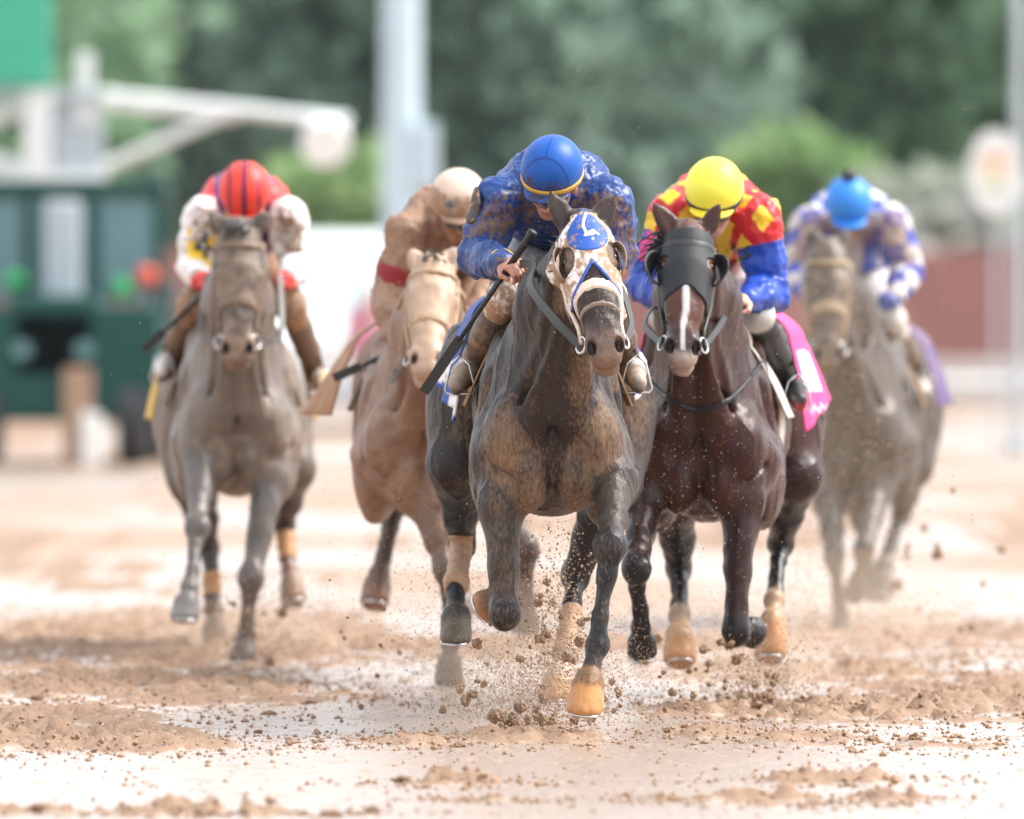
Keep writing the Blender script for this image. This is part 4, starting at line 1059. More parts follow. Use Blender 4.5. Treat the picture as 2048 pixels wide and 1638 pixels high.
    lo = s['B'] + np.array((-.45, .6, -.75)); hi = s['B'] + np.array((.45, .85, .3))
    v, q = shell(s['blob'], .010, girth, lo, hi, .009); mesh_obj('girth', v, q, M['leather'], rt, col=np.tile((.30, .19, .10, .5), (len(v), 1)))
    return s

def capseam1(V, C, a, b, z):
    r = sstep(.05, .012, np.abs(np.sqrt((a / .085) ** 2 + ((z - .028) / .098) ** 2) - 1)) * (b > 0)
    seam = np.maximum(sstep(.0045, .0015, np.abs(a)) * sstep(.115, .13, z), r)[:, None] * .75
    C[:, :3] = C[:, :3] * (1 - seam) + np.array((.003, .02, .14)) * seam; C[:, 3] = np.clip(.47 * sstep(.02, .12, b) + .12, 0, 1) * sstep(.16, .02, z); return C
def jpaint1(v, c, s, W, n):
    front = np.clip(-n[:, 1], 0, 1); low = sstep(.12, -.15, v[:, 2] - W((1000, 400, 0))[2])
    c[:, 3] = np.clip(.06 + .60 * front + .18 * low - .3 * np.clip(n[:, 2], 0, 1), 0, .64); return c
J1 = dict(d=40.0, h=.0068, label='jockey in mud-splashed royal blue silks with gold-banded blue cap riding the lead horse', tilt=32, roll=-2, yaw=-16,
    head=(1104, 352, .40), neck=(1104, 372, .55), chest=(1106, 392, .82), pelvis=(1092, 470, 1.30), jacket=BLU, jmud=.4, jpaint=jpaint1, chestr=(.215, .27, .17),
    cap=(.004, .080, .38), cpaint=capseam1, band=(-.014, .010, GOLD, .38), capmud=.3, skin=(.46, .21, .14), breeches=(.74, .72, .72), bmud=.50,
    left=dict(sh=(1002, 402, .62), el=(957, 512, .62), wr=(1008, 527, .22), hd=(1052, 536, .06), hn=(-.2, -.55, .9), hs=-1, curl=(42, 70, 45), sl=1.0, hip=(1050, 500, 1.15), knee=(1012, 592, .42), ank=(938, 735, .74), toe=(912, 768, .55), kmud=.7, boot=(.07, .05, .04), foot=(.62, .56, .50), toecol=(.36, .29, .23), bootmud=.58, hmud=.18),
    right=dict(sh=(1212, 405, .62), el=(1232, 500, .66), wr=(1140, 535, .24), hd=(1098, 522, .12), hn=(.3, -.6, .8), hs=1, curl=(45, 75, 45), hip=(1140, 500, 1.15), knee=(1215, 592, .45), ank=(1262, 732, .80), toe=(1278, 765, .60), boot=(.07, .05, .04), foot=(.66, .62, .57), toecol=(.38, .32, .26), bootmud=.58))
def build_J1(hs):
    J1['horse'] = hs; s = rider(J1); W = s['W']
    # gold cuff and dark armband
    a = J1['left']; el, wr = W(a['el']), W(a['wr']); ax_ = unit(wr - el); L = np.linalg.norm(wr - el)
    def cuff(X, Y, Z): return np.abs((X - wr[0]) * ax_[0] + (Y - wr[1]) * ax_[1] + (Z - wr[2]) * ax_[2] + .035) - .009
    v, q = shell(s['jk'], .012, cuff, wr - .12, wr + .12, .0045); mesh_obj('cuff', v, q, M['cloth'], s['root'], col=np.tile((*GOLD, .25), (len(v), 1)))
    sh = W(a['sh']); c = sh * .9 + el * .1 + np.array((-.095, -.02, 0))
    def flapr(X, Y, Z): return np.sqrt(((X - c[0]) / .5) ** 2 + ((Y - c[1]) / 1) ** 2 + ((Z - c[2]) / 1.1) ** 2) - .075
    v, q = shell(s['jk'], .018, flapr, c - .15, c + .15, .006); mesh_obj('armband', v, q, M['cloth'], s['root'], col=np.tile((.05, .04, .035, .45), (len(v), 1)))
    whip('long black whip slanting down from the lead rider in blue', [(1064, 466, .10), (1020, 530, .12), (848, 784, .30)], 40.0)
    return s
h1 = build_leader(); j1 = build_J1(h1)
# ------------------------------------------------------------------ 2: dark bay in a black hood, yellow cap
TANM = (.40, .27, .175)
def paint2(V, C, H, poll, f, side, nrm, hl, N):
    x = V - poll; u = x @ f / hl; v = x @ side / hl; w = x @ nrm / hl
    bz = sstep(.016, .009, np.abs(v - .004 * np.sin(u * 22)) + .004 * sstep(.4, .5, u)) * ((u > .20) & (u < .56) & (w > -.01))
    C[:, :3] = C[:, :3] * (1 - bz[:, None]) + np.array((.62, .58, .56)) * bz[:, None]; C[:, 3] *= 1 - .7 * bz
    lip = sstep(.545, .585, u) * (np.linalg.norm(x, axis=1) < .75); C[:, :3] = blend((0, 0, 0), (.42, .33, .28), lip * .8) + C[:, :3] * (1 - lip[:, None] * .8)
    return C
H2 = dict(d=42.4, h=.009, mat=M['coat_bay'], coat=(.042, .011, .007), points=(.012, .010, .011), mud=.12, bulge=1.0,
    label='clean dark bay horse in a black hood beside the leader on the right', B=(1398, 870, .0), R=(1470, 862, 1.7), poll=(1378, 468, -.30), muzzle=(1364, 728, -.62), facenormal=(0, -1, .45), neckmid=(1392, 600, .05),
    ears=[(1308, 405, -.28), (1441, 404, -.28)], earcol=(.05, .018, .012), headcol=(.085, .028, .016), headmud=.08, nosecol=(.05, .035, .035), nosemud=.1, lipcol=(.22, .15, .12), paint=paint2, neckcol=(.034, .011, .008),
    fore=[dict(side=-1, j=[(1289, 985, .12), (1274, 1140, -.16), (1282, 1258, .0), (1284, 1282, .04), (1285, 1314, .07)], mud=.14, upcol=(.03, .012, .01), hoof=(.03, .025, .022)),
          dict(side=1, j=[(1484, 1000, .10), (1470, 1262, .0), (1478, 1262, .28), (1496, 1262, .33), (1510, 1268, .37)], mud=.10, upcol=(.03, .012, .01), hoof=(.03, .025, .022))],
    hind=[dict(j=[(1352, 860, 1.75), (1350, 990, 1.6), (1357, 1135, 1.85), (1360, 1232, 1.6), (1361, 1268, 1.53), (1362, 1328, 1.48)], mud=.15, dark=True, fcol=TANM, fmud=.5, hoof=(.42, .22, .10), hmud=.3, tilt=(0, -.4, -.9)),
          dict(j=[(1562, 820, 1.75), (1588, 950, 1.6), (1562, 1085, 1.9), (1548, 1200, 1.65), (1545, 1238, 1.58), (1541, 1320, 1.52)], mud=.12, dark=True, fcol=TANM, fmud=.5, hoof=(.40, .20, .09), hmud=.3, tilt=(0, -.4, -.9))])
def build_second():
    s = horse(H2); rt = s['root']; H = s['H']; W = s['W']
    def hoodreg(u, v, w):
        arch = u - (.285 + 4.5 * v * v + .35 * np.abs(v)); r = np.maximum(.02 - u, arch); r = np.maximum(r, -.13 - w); r = np.maximum(r, u - .45)
        for sx in (-1, 1): r = np.maximum(r, .036 - np.sqrt((u - .17) ** 2 + (v - sx * .100) ** 2 + (w - .03) ** 2 * .5))
        return r
    hood = headgear(s, 'blinker_hood', .009, hoodreg, M['cloth'], (.005, .006, .009), .06, .0055)
    for sx in (-1, 1):
        v = []; f = []; n = 20; rr = 5
        for ring in range(rr):
            t = ring / (rr - 1)
            for k in range(n):
                a = 2 * math.pi * k / n; cu, cv = math.cos(a), math.sin(a); o_ = max(0, cv)
                v.append(H(.18 + (.060 + .015 * t) * cu, sx * (.098 + (.036 + .030 * t) * cv), .015 - .05 * o_ * (1 - t) + .055 * t * o_ ** .7))
        for ring in range(rr - 1):
            for k in range(n): f.append((ring * n + k, ring * n + (k + 1) % n, ring * n + n + (k + 1) % n, ring * n + n + k))
        o = mesh_obj('blinker_cup', v, f, M['black'], hood); o.modifiers.new('t', 'SOLIDIFY').thickness = .005
    bridle(s, (.02, .018, .018), .1, nose=None, h=.0055)
    for sx in (-1, 1):
        c = H(.495, sx * .085, -.02)
        strap('rein', [c, W((1365 + sx * 75, 650, -.2)), W((1385 + sx * 75, 610, .05)), W((1400 + sx * 62, 598, .2))], .014, .003, M['black'], rt, (sx * -.5, 1, 0))
    def bg(X, Y, Z):
        lz = (Z - s['B'][2]) - (.10 + .35 * ((X - s['B'][0]) / .27) ** 2 * .6)
        return np.maximum(np.abs(lz) - .013, (Y - s['B'][1]) - .45)
    v, q = shell(s['blob'], .009, bg, s['B'] + np.array((-.4, -.25, -.1)), s['B'] + np.array((.4, .5, .5)), .009); mesh_obj('breast_girth', v, q, M['silk'], rt, col=np.tile((.005, .005, .008, .06), (len(v), 1)))
    def p(uv, c):
        b, x, z = uv[:, 0], uv[:, 1], uv[:, 2]; wt = (np.abs(z - .24) < .08) & (np.abs(b - 1.1) < .2); c[wt, :3] = (.75, .72, .73); 
        wv = (np.abs(z - .09 - .012 * np.sin(b * 60)) < .012) & (np.abs(b - 1.12) < .22); c[wv, :3] = (.75, .35, .5); return c
    saddle_cloth(s, .80, 1.42, .29, .36, .52, .0, (.72, .03, .20), M['cloth'], .06, p, .012, spread=.07, rise=.12)
    saddle_cloth(s, .40, .70, .165, .315, .50, .06, (.66, .60, .54), M['cloth'], .08, None, .006, name='saddle')
    def girth(X, Y, Z): return np.maximum(np.abs((Y - s['B'][1]) - .74 - .1 * (Z - s['B'][2])) - .05, Z - s['B'][2] - .15) + 0 * X
    v, q = shell(s['blob'], .012, girth, s['B'] + np.array((-.45, .5, -.6)), s['B'] + np.array((.45, 1.0, .3)), .009); mesh_obj('girth', v, q, M['cloth'], rt, col=np.tile((.66, .60, .54, .1), (len(v), 1)))
    # forelock and tuft of black mane showing left of the ears
    r = np.random.default_rng(3); a = [H(r.uniform(-.03, .06), -.075 + r.normal(0, .012), -.05 + r.normal(0, .02)) for k in range(60)]; b = [H(r.uniform(.02, .17), -.150 + r.normal(0, .020), -.05 + r.normal(0, .03)) for k in range(60)]
    hair_tufts('forelock', a, b, .008, M['hair'], rt, 3, .03, .012)
    return s
RED = (.52, .008, .014); YEL = (.78, .50, .02); RBL = (.006, .05, .36)
def jpaint2(v, c, s, W, n):
    o = W(s['chest']); a = (v[:, 0] - o[0]) / .105; b = (v[:, 2] + .6 * v[:, 1] - o[2] - .6 * o[1]) / .15
    dia = (((a + b) * .72) % 1 < .56) & (((a - b) * .72) % 1 < .56)
    arm = (c[:, 2] > .25)
    c[~arm & dia, :3] = YEL; c[~arm & ~dia, :3] = RED; return c
def cpaint2(V, C, a, b, z): return C
J2 = dict(d=42.4, h=.0085, label='jockey in red and yellow diamond silks with blue sleeves and bright yellow cap', tilt=26, roll=0, yaw=-8, head=(1428, 392, .40), neck=(1428, 398, .55), chest=(1426, 432, .84), pelvis=(1442, 515, 1.3),
    jacket=RED, jmud=.05, jpaint=jpaint2, cap=(.86, .80, .08), capmud=0, peak=(.82, .66, .03), band=(-.022, .006, (.014, .014, .016), .02), bandslope=-.05, skin=(.50, .27, .20), skinmud=.1, breeches=(.80, .78, .78), bmud=.05,
    left=dict(sh=(1350, 432, .60), el=(1292, 570, .60), wr=(1330, 600, .30), hd=(1362, 602, .18), hn=(-.2, -.5, .9), hs=-1, scol=RBL, capsleeve=.14, mud=.03, hip=(1400, 550, 1.1), knee=(1335, 632, .45), ank=(1300, 765, .85), toe=(1290, 790, .62), boot=(.014, .013, .014), shin=(.014, .013, .014), bootmud=.1),
    right=dict(sh=(1512, 440, .60), el=(1543, 585, .60), wr=(1494, 600, .28), hd=(1455, 600, .14), hn=(.2, -.5, .9), hs=1, scol=RBL, capsleeve=.14, mud=.03, hip=(1490, 548, 1.1), knee=(1512, 628, .45), ank=(1582, 768, .85), toe=(1600, 800, .62), boot=(.014, .013, .014), shin=(.014, .013, .014), bootmud=.1, sole=(.35, .02, .03), hmud=.05))
def build_J2(hs):
    J2['horse'] = hs; s = rider(J2); W = s['W']; a = J2['left']
    el, sh = W(a['el']), W(a['sh']); c = sh * .48 + el * .52; ax_ = unit(el - sh)
    def reg(X, Y, Z): return np.abs((X - c[0]) * ax_[0] + (Y - c[1]) * ax_[1] + (Z - c[2]) * ax_[2]) - .062
    v, q = shell(s['jk'], .010, reg, c - .16, c + .16, .007); mesh_obj('armband', v, q, M['cloth'], s['root'], col=np.tile((.75, .04, .24, .05), (len(v), 1)))
    o = W((1470, 508, .62)); st = [((-.05, -.03), (.05, .03)), ((-.06, -.01), (.0, .03)), ((.0, -.03), (.06, .0)), ((-.05, -.05), (.03, -.02))]
    def lg(X, Y, Z):
        r = 1.0
        for p, q_ in st: r = np.minimum(r, seg(X - o[0], Z - o[2], p, q_, .007))
        return np.maximum(r, Y - o[1] - .1)
    v, q = shell(s['jk'], .012, lg, o - .25, o + .25, .006)
    if len(v): mesh_obj('chest_lettering', v, q, M['cloth'], s['root'], col=np.tile((.03, .05, .02, .05), (len(v), 1)))

# ------------------------------------------------------------------ 3: grey-brown mud-coated horse, striped red cap
H3 = dict(d=47.6, h=.0125, mat=M['coat_muddy'], coat=(.14, .105, .082), points=(.10, .085, .075), mud=.52, width=.95, bulge=1.05,
    label='grey-brown mud-coated horse running at the left under the rider in red', B=(474, 835, .0), R=(458, 835, 1.7), poll=(478, 462, -.22), muzzle=(474, 742, -.45), facenormal=(0, -1, .25), head=1.03, neckmid=(476, 610, .1),
    ears=[(421, 425, -.2), (537, 425, -.2)], headmud=.62, headcol=(.075, .048, .034), nosecol=(.16, .10, .07), nosemud=.7,
    fore=[dict(side=-1, j=[(404, 900, .1), (395, 1055, -.24), (381, 1178, -.44), (377, 1205, -.47), (370, 1243, -.50)], mud=.45, hoof=(.22, .21, .20), hmud=.3, tilt=(-.1, -.15, -1)),
          dict(side=1, j=[(543, 955, .1), (501, 1158, -.12), (490, 1278, -.02), (488, 1300, -.03), (486, 1330, -.05)], mud=.4, hoof=(.07, .06, .05), hmud=.3)],
    hind=[dict(j=[(384, 835, 1.75), (385, 955, 1.6), (417, 1095, 1.85), (427, 1222, 1.68), (430, 1255, 1.63), (433, 1303, 1.6)], mud=.2, dark=True, col=(.03, .02, .018), fcol=(.20, .12, .075), fmud=.5, hoof=(.2, .12, .07), hmud=.5, wrap=(.42, .78, (.42, .20, .08), .25)),
          dict(j=[(548, 840, 1.75), (578, 935, 1.6), (568, 1045, 1.9), (578, 1140, 1.75), (582, 1165, 1.72), (586, 1208, 1.68)], mud=.2, dark=True, col=(.035, .022, .02), fcol=(.20, .12, .075), fmud=.5, hoof=(.22, .13, .08), hmud=.5, wrap=(.25, .8, (.42, .20, .08), .25))])
def reins(s, hands_, col=(.05, .04, .035)):
    for sx, hp in zip((-1, 1), hands_):
        c = s['H'](.495, sx * .085, -.02); e = s['W'](hp); m_ = (c + e) / 2 + np.array((sx * .05, .05, -.12))
        strap('rein', [c, m_, e], .013, .003, lm_flat(col, .3), s['root'], (-.5 * sx, 1, 0))
def forelock(s, n=34, L=.10):
    H = s['H']; r = np.random.default_rng(3); a = [H(-.03, r.uniform(-.05, .05), .02) for k in range(n)]; b = [H(L * r.uniform(.4, 1), r.uniform(-.055, .055), .085) for k in range(n)]
    hair_tufts('forelock', a, b, .010, M['hair'], s['root'], 3, .03, .012)
def build_third():
    s = horse(H3); bridle(s, (.16, .10, .065), .45, nose=(.36, .40), h=.007); forelock(s, 40, .06); reins(s, [(415, 548, .15), (560, 548, .15)])
    saddle_cloth(s, .80, 1.40, .29, .38, .50, -.02, (.60, .38, .03), M['cloth'], .5, None, .02, spread=.03)
    saddle_cloth(s, .55, .9, .19, .31, .47, .04, (.24, .13, .06), M['leather'], .5, None, .012, name='saddle')
    return s
PUR = (.10, .012, .13); WHT = (.80, .78, .76)
def jpaint3(v, c, s, W, n):
    o = W(s['chest']); a = (v[:, 0] - o[0]); arm = c[:, 1] > .4
    m = ~arm & (np.abs(np.abs(a) - .10) < .025); c[m, :3] = PUR
    c[:, 3] = np.where(arm, .12 + .55 * np.clip(-n[:, 1], 0, 1) * (v[:, 2] < o[2] + .02), .12); return c
def cpaint3(V, C, a, b, z):
    st = (np.abs(a) < .008) | (np.abs(np.abs(a) - .066) < .006); C[st, :3] = (.05, .008, .06)
    fr = z < -.012; C[fr, :3] = (.50, .22, .10); return C
J3 = dict(d=47.6, h=.0095, label='jockey in red silks with muddied white sleeves and red cap with dark stripes', tilt=40, head=(490, 392, .40), neck=(490, 405, .55), chest=(488, 425, .84), pelvis=(482, 505, 1.3), jacket=(.68, .018, .016), jmud=.15, jpaint=jpaint3,
    cap=(.72, .05, .03), cpaint=cpaint3, capmud=.1, skin=(.30, .17, .11), skinmud=.5, breeches=(.20, .12, .07), bmud=.6,
    left=dict(sh=(408, 438, .60), el=(385, 530, .62), wr=(398, 552, .34), hd=(412, 555, .2), hn=(-.2, -.5, .9), hs=-1, scol=WHT, sl=.93, hcol=(.60, .04, .03), hmud=.1, hip=(440, 545, 1.1), knee=(385, 610, .5), ank=(336, 728, .9), toe=(322, 745, .68), boot=(.15, .09, .055), foot=(.66, .62, .58), bootmud=.3),
    right=dict(sh=(574, 438, .60), el=(592, 530, .62), wr=(576, 552, .34), hd=(562, 555, .2), hn=(.2, -.5, .9), hs=1, scol=WHT, sl=.93, hcol=(.60, .04, .03), hmud=.1, hip=(525, 545, 1.1), knee=(582, 610, .5), ank=(636, 752, .9), toe=(648, 780, .68), boot=(.14, .085, .05), foot=(.5, .36, .22), bootmud=.45))
def build_J3(hs):
    J3['horse'] = hs; s = rider(J3); W = s['W']; a = J3['left']
    el, sh = W(a['el']), W(a['sh']); c = sh * .42 + el * .58; ax_ = unit(el - sh)
    def reg(X, Y, Z): return np.maximum(np.abs((X - c[0]) * ax_[0] + (Y - c[1]) * ax_[1] + (Z - c[2]) * ax_[2]) - .075, c[0] - .045 - X)
    v, q = shell(s['jk'], .014, reg, c - .2, c + .2, .008); b = mesh_obj('armband', v, q, M['cloth'], s['root'], col=np.tile((.76, .50, .02, .1), (len(v), 1)))
    o = c + np.array((.028, 0, .0)); k = .9
    st = [((.012, .055), (-.035, -.012)), ((-.035, -.012), (.035, -.012)), ((.012, .055), (.012, -.05))]
    def num(X, Y, Z):
        r = 1.0
        for p, q_ in st: r = np.minimum(r, seg(X - o[0], Z - o[2], p, q_, .010))
        return np.maximum(r, Y - o[1])
    v, q = shell(s['jk'], .020, num, c - .2, c + .2, .006); mesh_obj('numeral', v, q, M['cloth'], b, col=np.tile((.03, .03, .05, .05), (len(v), 1)))
    whip('black whip held low at the left by the rider in the striped red cap', [(405, 590, .22), (385, 608, .25), (288, 702, .35)], 47.6, flap=True)

# ------------------------------------------------------------------ 4: tan mud-plastered horse, mud-covered cap
H4 = dict(d=44.8, h=.012, mat=M['coat_muddy'], coat=(.19, .095, .052), points=(.075, .045, .033), mud=.55, bulge=1.0,
    label='chestnut horse plastered with tan mud between the leader and the left horse', B=(852, 865, .0), R=(832, 865, 1.7), poll=(868, 535, -.22), muzzle=(852, 745, -.62), facenormal=(0, -1, .5), head=1.0, neckmid=(862, 650, .08),
    ears=[(822, 500, -.2), (912, 497, -.2)], earcol=(.42, .30, .22), headcol=(.38, .25, .165), headmud=.75, nosecol=(.42, .28, .19), nosemud=.7,
    fore=[dict(side=-1, j=[(858, 1010, .1), (893, 1140, -.05), (900, 1285, .02), (898, 1325, .02), (896, 1375, .02)], mud=.35, upcol=(.13, .065, .036), hoof=(.08, .05, .04)),
          dict(side=1, j=[(985, 985, .1), (1050, 1100, -.15), (1051, 1200, .0), (1050, 1230, .02), (1048, 1262, .04)], mud=.45, hoof=(.08, .05, .04))],
    hind=[dict(j=[(776, 880, 1.75), (770, 940, 1.6), (792, 1005, 1.95), (760, 1148, 1.72), (756, 1170, 1.70), (750, 1212, 1.66)], mud=.25, dark=True, tr=.8, fcol=(.10, .06, .04), hoof=(.22, .10, .06), hmud=.4),
          dict(j=[(900, 870, 1.75), (905, 960, 1.6), (915, 1060, 1.9), (920, 1180, 1.7), (922, 1205, 1.68), (924, 1240, 1.66)], mud=.3, dark=True, hoof=(.1, .06, .04))])
def build_fourth():
    s = horse(H4); bridle(s, (.42, .27, .17), .6, nose=(.36, .40), h=.007); reins(s, [(800, 690, .25), (915, 640, .2)]); forelock(s, 24, .05)
    saddle_cloth(s, .75, 1.35, .29, .40, .48, .06, (.30, .14, .06), M['cloth'], .45, None, .05, lowr=.1, spread=.13, rise=.0)
    saddle_cloth(s, .55, .9, .19, .30, .46, .08, (.26, .14, .07), M['leather'], .5, None, .012, name='saddle')
    return s
MUDS = (.40, .22, .13)
def jpaint4(v, c, s, W, n):
    c[:, 3] = np.clip(.58 + .3 * np.clip(-n[:, 1], 0, 1), 0, 1); return c
def cpaint4(V, C, a, b, z):
    for ca in (-.052, .058):
        st = (np.abs(a - ca) + np.abs(z - .045) * .9 < .024) & (b > 0); C[st, :3] = (.10, .12, .14); C[st, 3] = 0
    C[:, 3] = np.where(C[:, 3] > 0, np.clip(.95 - 1.1 * sstep(.06, .14, z), .05, 1), 0); C[z < -.012, :3] = (.62, .45, .36); return C
J4 = dict(d=44.8, h=.009, label='jockey whose white cap and silks are covered in tan mud', tilt=22, roll=3, yaw=8, head=(917, 410, .40), neck=(912, 425, .55), chest=(902, 455, .84), pelvis=(885, 545, 1.3), jacket=(.24, .115, .068), jmud=.6, jpaint=jpaint4, jmat=M['muddysilk'], silkcap=False,
    cap=(.66, .50, .40), cpaint=cpaint4, capmud=.5, band=(-.022, -.010, (.40, .22, .08), .5), skin=(.24, .11, .06), skinmud=.6, breeches=(.34, .20, .115), bmud=.6,
    left=dict(sh=(818, 470, .60), el=(780, 585, .60), wr=(786, 668, .42), hd=(800, 702, .36), hn=(-.9, -.4, .2), hs=-1, mud=.55, fcol=(.26, .13, .08), hcol=(.26, .10, .07), hmud=.4, hip=(830, 570, 1.1), knee=(800, 690, .5), ank=(752, 760, .9), toe=(742, 778, .68), boot=(.2, .12, .07), foot=(.70, .66, .62), bootmud=.3),
    right=dict(sh=(985, 465, .60), el=(1003, 560, .60), wr=(950, 625, .34), hd=(915, 640, .2), hn=(.2, -.5, .9), hs=1, mud=.55, hmud=.4, hip=(930, 570, 1.1), knee=(950, 680, .5), ank=(965, 755, .9), toe=(970, 775, .68), boot=(.2, .12, .07), bootmud=.5))
def build_J4(hs):
    J4['horse'] = hs; s = rider(J4); W = s['W']; a = J4['left']
    el, sh = W(a['el']), W(a['sh']); c = sh * .28 + el * .72; ax_ = unit(el - sh)
    def reg(X, Y, Z): return np.abs((X - c[0]) * ax_[0] + (Y - c[1]) * ax_[1] + (Z - c[2]) * ax_[2]) - .04
    v, q = shell(s['jk'], .012, reg, c - .16, c + .16, .008); mesh_obj('armband', v, q, M['cloth'], s['root'], col=np.tile((.26, .010, .015, .42), (len(v), 1)))
    whip('mud-greyed whip pointing left from the hand of the mud-covered rider', [(822, 688, .30), (800, 696, .33), (668, 756, .42)], 44.8)

# ------------------------------------------------------------------ 5: far horse in the spray, pale blue cap
H5 = dict(d=52.0, h=.014, mat=M['coat_muddy'], coat=(.055, .040, .030), points=(.05, .042, .036), mud=.28, width=.90, bulge=1.0,
    label='farthest mud-grey horse at right half lost in flying spray', B=(1712, 850, .0), R=(1768, 845, 1.7), poll=(1655, 500, -.30), muzzle=(1655, 722, -.5), facenormal=(0, -1, .4), neckmid=(1680, 615, .1),
    ears=[(1622, 458, -.25), (1692, 456, -.25)], headmud=.6,
    fore=[dict(side=-1, j=[(1660, 1000, .1), (1668, 1110, -.1), (1681, 1228, 0), (1682, 1256, 0), (1684, 1292, 0)], mud=.5),
          dict(side=1, j=[(1752, 980, .1), (1728, 1100, -.25), (1715, 1160, .05), (1712, 1176, .08), (1710, 1196, .11)], mud=.5)],
    hind=[dict(j=[(1705, 850, 1.75), (1705, 950, 1.6), (1722, 1040, 1.9), (1735, 1140, 1.7), (1738, 1165, 1.67), (1740, 1195, 1.64)], mud=.5),
          dict(j=[(1812, 835, 1.75), (1818, 930, 1.6), (1802, 1025, 1.9), (1768, 1130, 1.7), (1764, 1158, 1.66), (1760, 1196, 1.62)], mud=.5)])
def build_fifth():
    s = horse(H5); bridle(s, (.30, .22, .13), .5, nose=(.33, .38), h=.008); reins(s, [(1640, 600, .2), (1745, 605, .2)])
    saddle_cloth(s, .80, 1.40, .29, .38, .50, .08, (.06, .03, .16), M['cloth'], .5, None, .02, spread=.04)
    saddle_cloth(s, .55, .9, .19, .31, .47, .08, (.22, .13, .07), M['leather'], .5, None, .012, name='saddle')
    return s
def jpaint5(v, c, s, W, n):
    o = W(s['chest']); a = v - o
    blk = (np.floor((a[:, 0] + .05) / .10) + np.floor((a[:, 2] + .4 * a[:, 1] + .05) / .085)) % 2 < 1
    c[blk, :3] = (.58, .55, .55); c[:, 3] = np.clip(.38 + .40 * np.clip(-n[:, 1], 0, 1), 0, 1); return c
def cpaint5(V, C, a, b, z): return C
J5 = dict(d=52.0, h=.011, label='jockey in blue and white checked silks with pale blue pompom cap on the farthest horse', tilt=30, head=(1697, 416, .40), neck=(1698, 425, .55), chest=(1702, 450, .84), pelvis=(1718, 545, 1.3), jacket=(.02, .07, .45), jmud=.3, jmat=M['muddysilk'], jpaint=jpaint5,
    cap=(.03, .22, .68), capmud=.05, skin=(.30, .16, .11), skinmud=.5, breeches=(.62, .58, .55), bmud=.4,
    left=dict(sh=(1622, 452, .60), el=(1592, 545, .60), wr=(1615, 585, .34), hd=(1640, 595, .2), hn=(-.2, -.5, .9), hs=-1, hip=(1675, 580, 1.1), knee=(1650, 640, .5), ank=(1630, 750, .9), toe=(1624, 772, .68), boot=(.12, .08, .05), bootmud=.5),
    right=dict(sh=(1780, 448, .60), el=(1815, 545, .60), wr=(1790, 592, .34), hd=(1755, 600, .2), hn=(.2, -.5, .9), hs=1, fcol=(.03, .05, .30), hcol=(.03, .05, .25), hip=(1745, 580, 1.1), knee=(1782, 640, .5), ank=(1838, 760, .9), toe=(1848, 782, .68), boot=(.12, .08, .05), foot=(.6, .55, .5), bootmud=.5))
def build_J5(hs):
    J5['horse'] = hs; s = rider(J5)
    b = Blob(.006); b.ell(s['h_'](0, -.02, .165), .033); v, q = solid(b)
    v = v + vnormals(v, q) * ((n3(v, 90) - .5) * .012)[:, None]; mesh_obj('pompom', v, q, M['black'], s['helmet'])
h2 = build_second(); build_J2(h2)
h3 = build_third(); build_J3(h3)
h4 = build_fourth(); build_J4(h4)
h5 = build_fifth(); build_J5(h5)
# ------------------------------------------------------------------ thrown mud: clods in the air, clods on the track, fine spray
def ico(sub=2):
    import bmesh
    bm = bmesh.new(); bmesh.ops.create_icosphere(bm, subdivisions=sub, radius=1); bm.verts.index_update()
    v = np.array([x.co[:] for x in bm.verts]); f = [[x.index for x in q.verts] for q in bm.faces]; bm.free(); return v, f
iv, iff = ico(3)
clod_meshes = []
for k in range(9):
    d_ = .12 + 1.5 * np.clip(fbm(iv + 13 * k, 1.5, 4)[:, None] - .1, 0, 1) + .6 * (1 - np.abs(2 * fbm(iv + 5 * k, 3.2, 3) - 1))[:, None] ** 3
    v = iv * d_ * np.array((1, .8 + .4 * rng.random(), .55 + .4 * rng.random()))
    o = mesh_obj('mud_clod', v, iff, M['clod'], None, smooth=False); clod_meshes.append(o.data); bpy.data.objects.remove(o)
def clod(p, r, label, group, flat=1.0, name='mud_clod'):
    o = bpy.data.objects.new(name, clod_meshes[rng.integers(9)]); C.objects.link(o); o.location = tuple(p)
    o.scale = (r, r, r * flat); o.rotation_euler = tuple(rng.uniform(0, 6.28, 3)) if flat == 1 else (0, 0, rng.uniform(0, 6.28))
    tag(o, label, 'mud clod', group)
def gz(x, y): return float(ground_h(np.array([[x]]), np.array([[y]]))[0][0, 0])
# (column, row, spread px, spread px, distance, count, size range m, label)
AIR = [((1090, 1300, 55, 110), (40.2, 41.2), 46, (.006, .020), 'brown mud clod thrown up beneath the leading horse between its hooves'),
       ((1040, 1452, 30, 22), (40.0, 40.8), 20, (.010, .030), 'dark wet mud clod bursting from the track under the leading horse'),
       ((980, 1390, 90, 50), (39.6, 40.6), 9, (.012, .026), 'ragged mud clod flying low to the left of the lead hooves'),
       ((1250, 1400, 70, 60), (39.6, 41.0), 18, (.007, .017), 'mud clod flying low to the right of the orange lead hoof'),
       ((1515, 1385, 45, 55), (42.2, 43.2), 26, (.009, .030), 'mud clod splashing up behind the bay horse in the black hood'),
       ((1370, 1340, 60, 40), (41.8, 43.0), 12, (.008, .018), 'small clod in the air around the front hooves of the bay'),
       ((760, 1300, 90, 90), (41.0, 44.0), 14, (.005, .012), 'small mud clod in the air before the tan-headed horse'),
       ((540, 1260, 50, 60), (46.0, 48.0), 12, (.009, .02), 'blurred clod flung up beside the grey-brown horse at left'),
       ((1860, 1150, 70, 110), (48.0, 52.0), 16, (.012, .024), 'blurred mud clod in the air right of the farthest horse')]
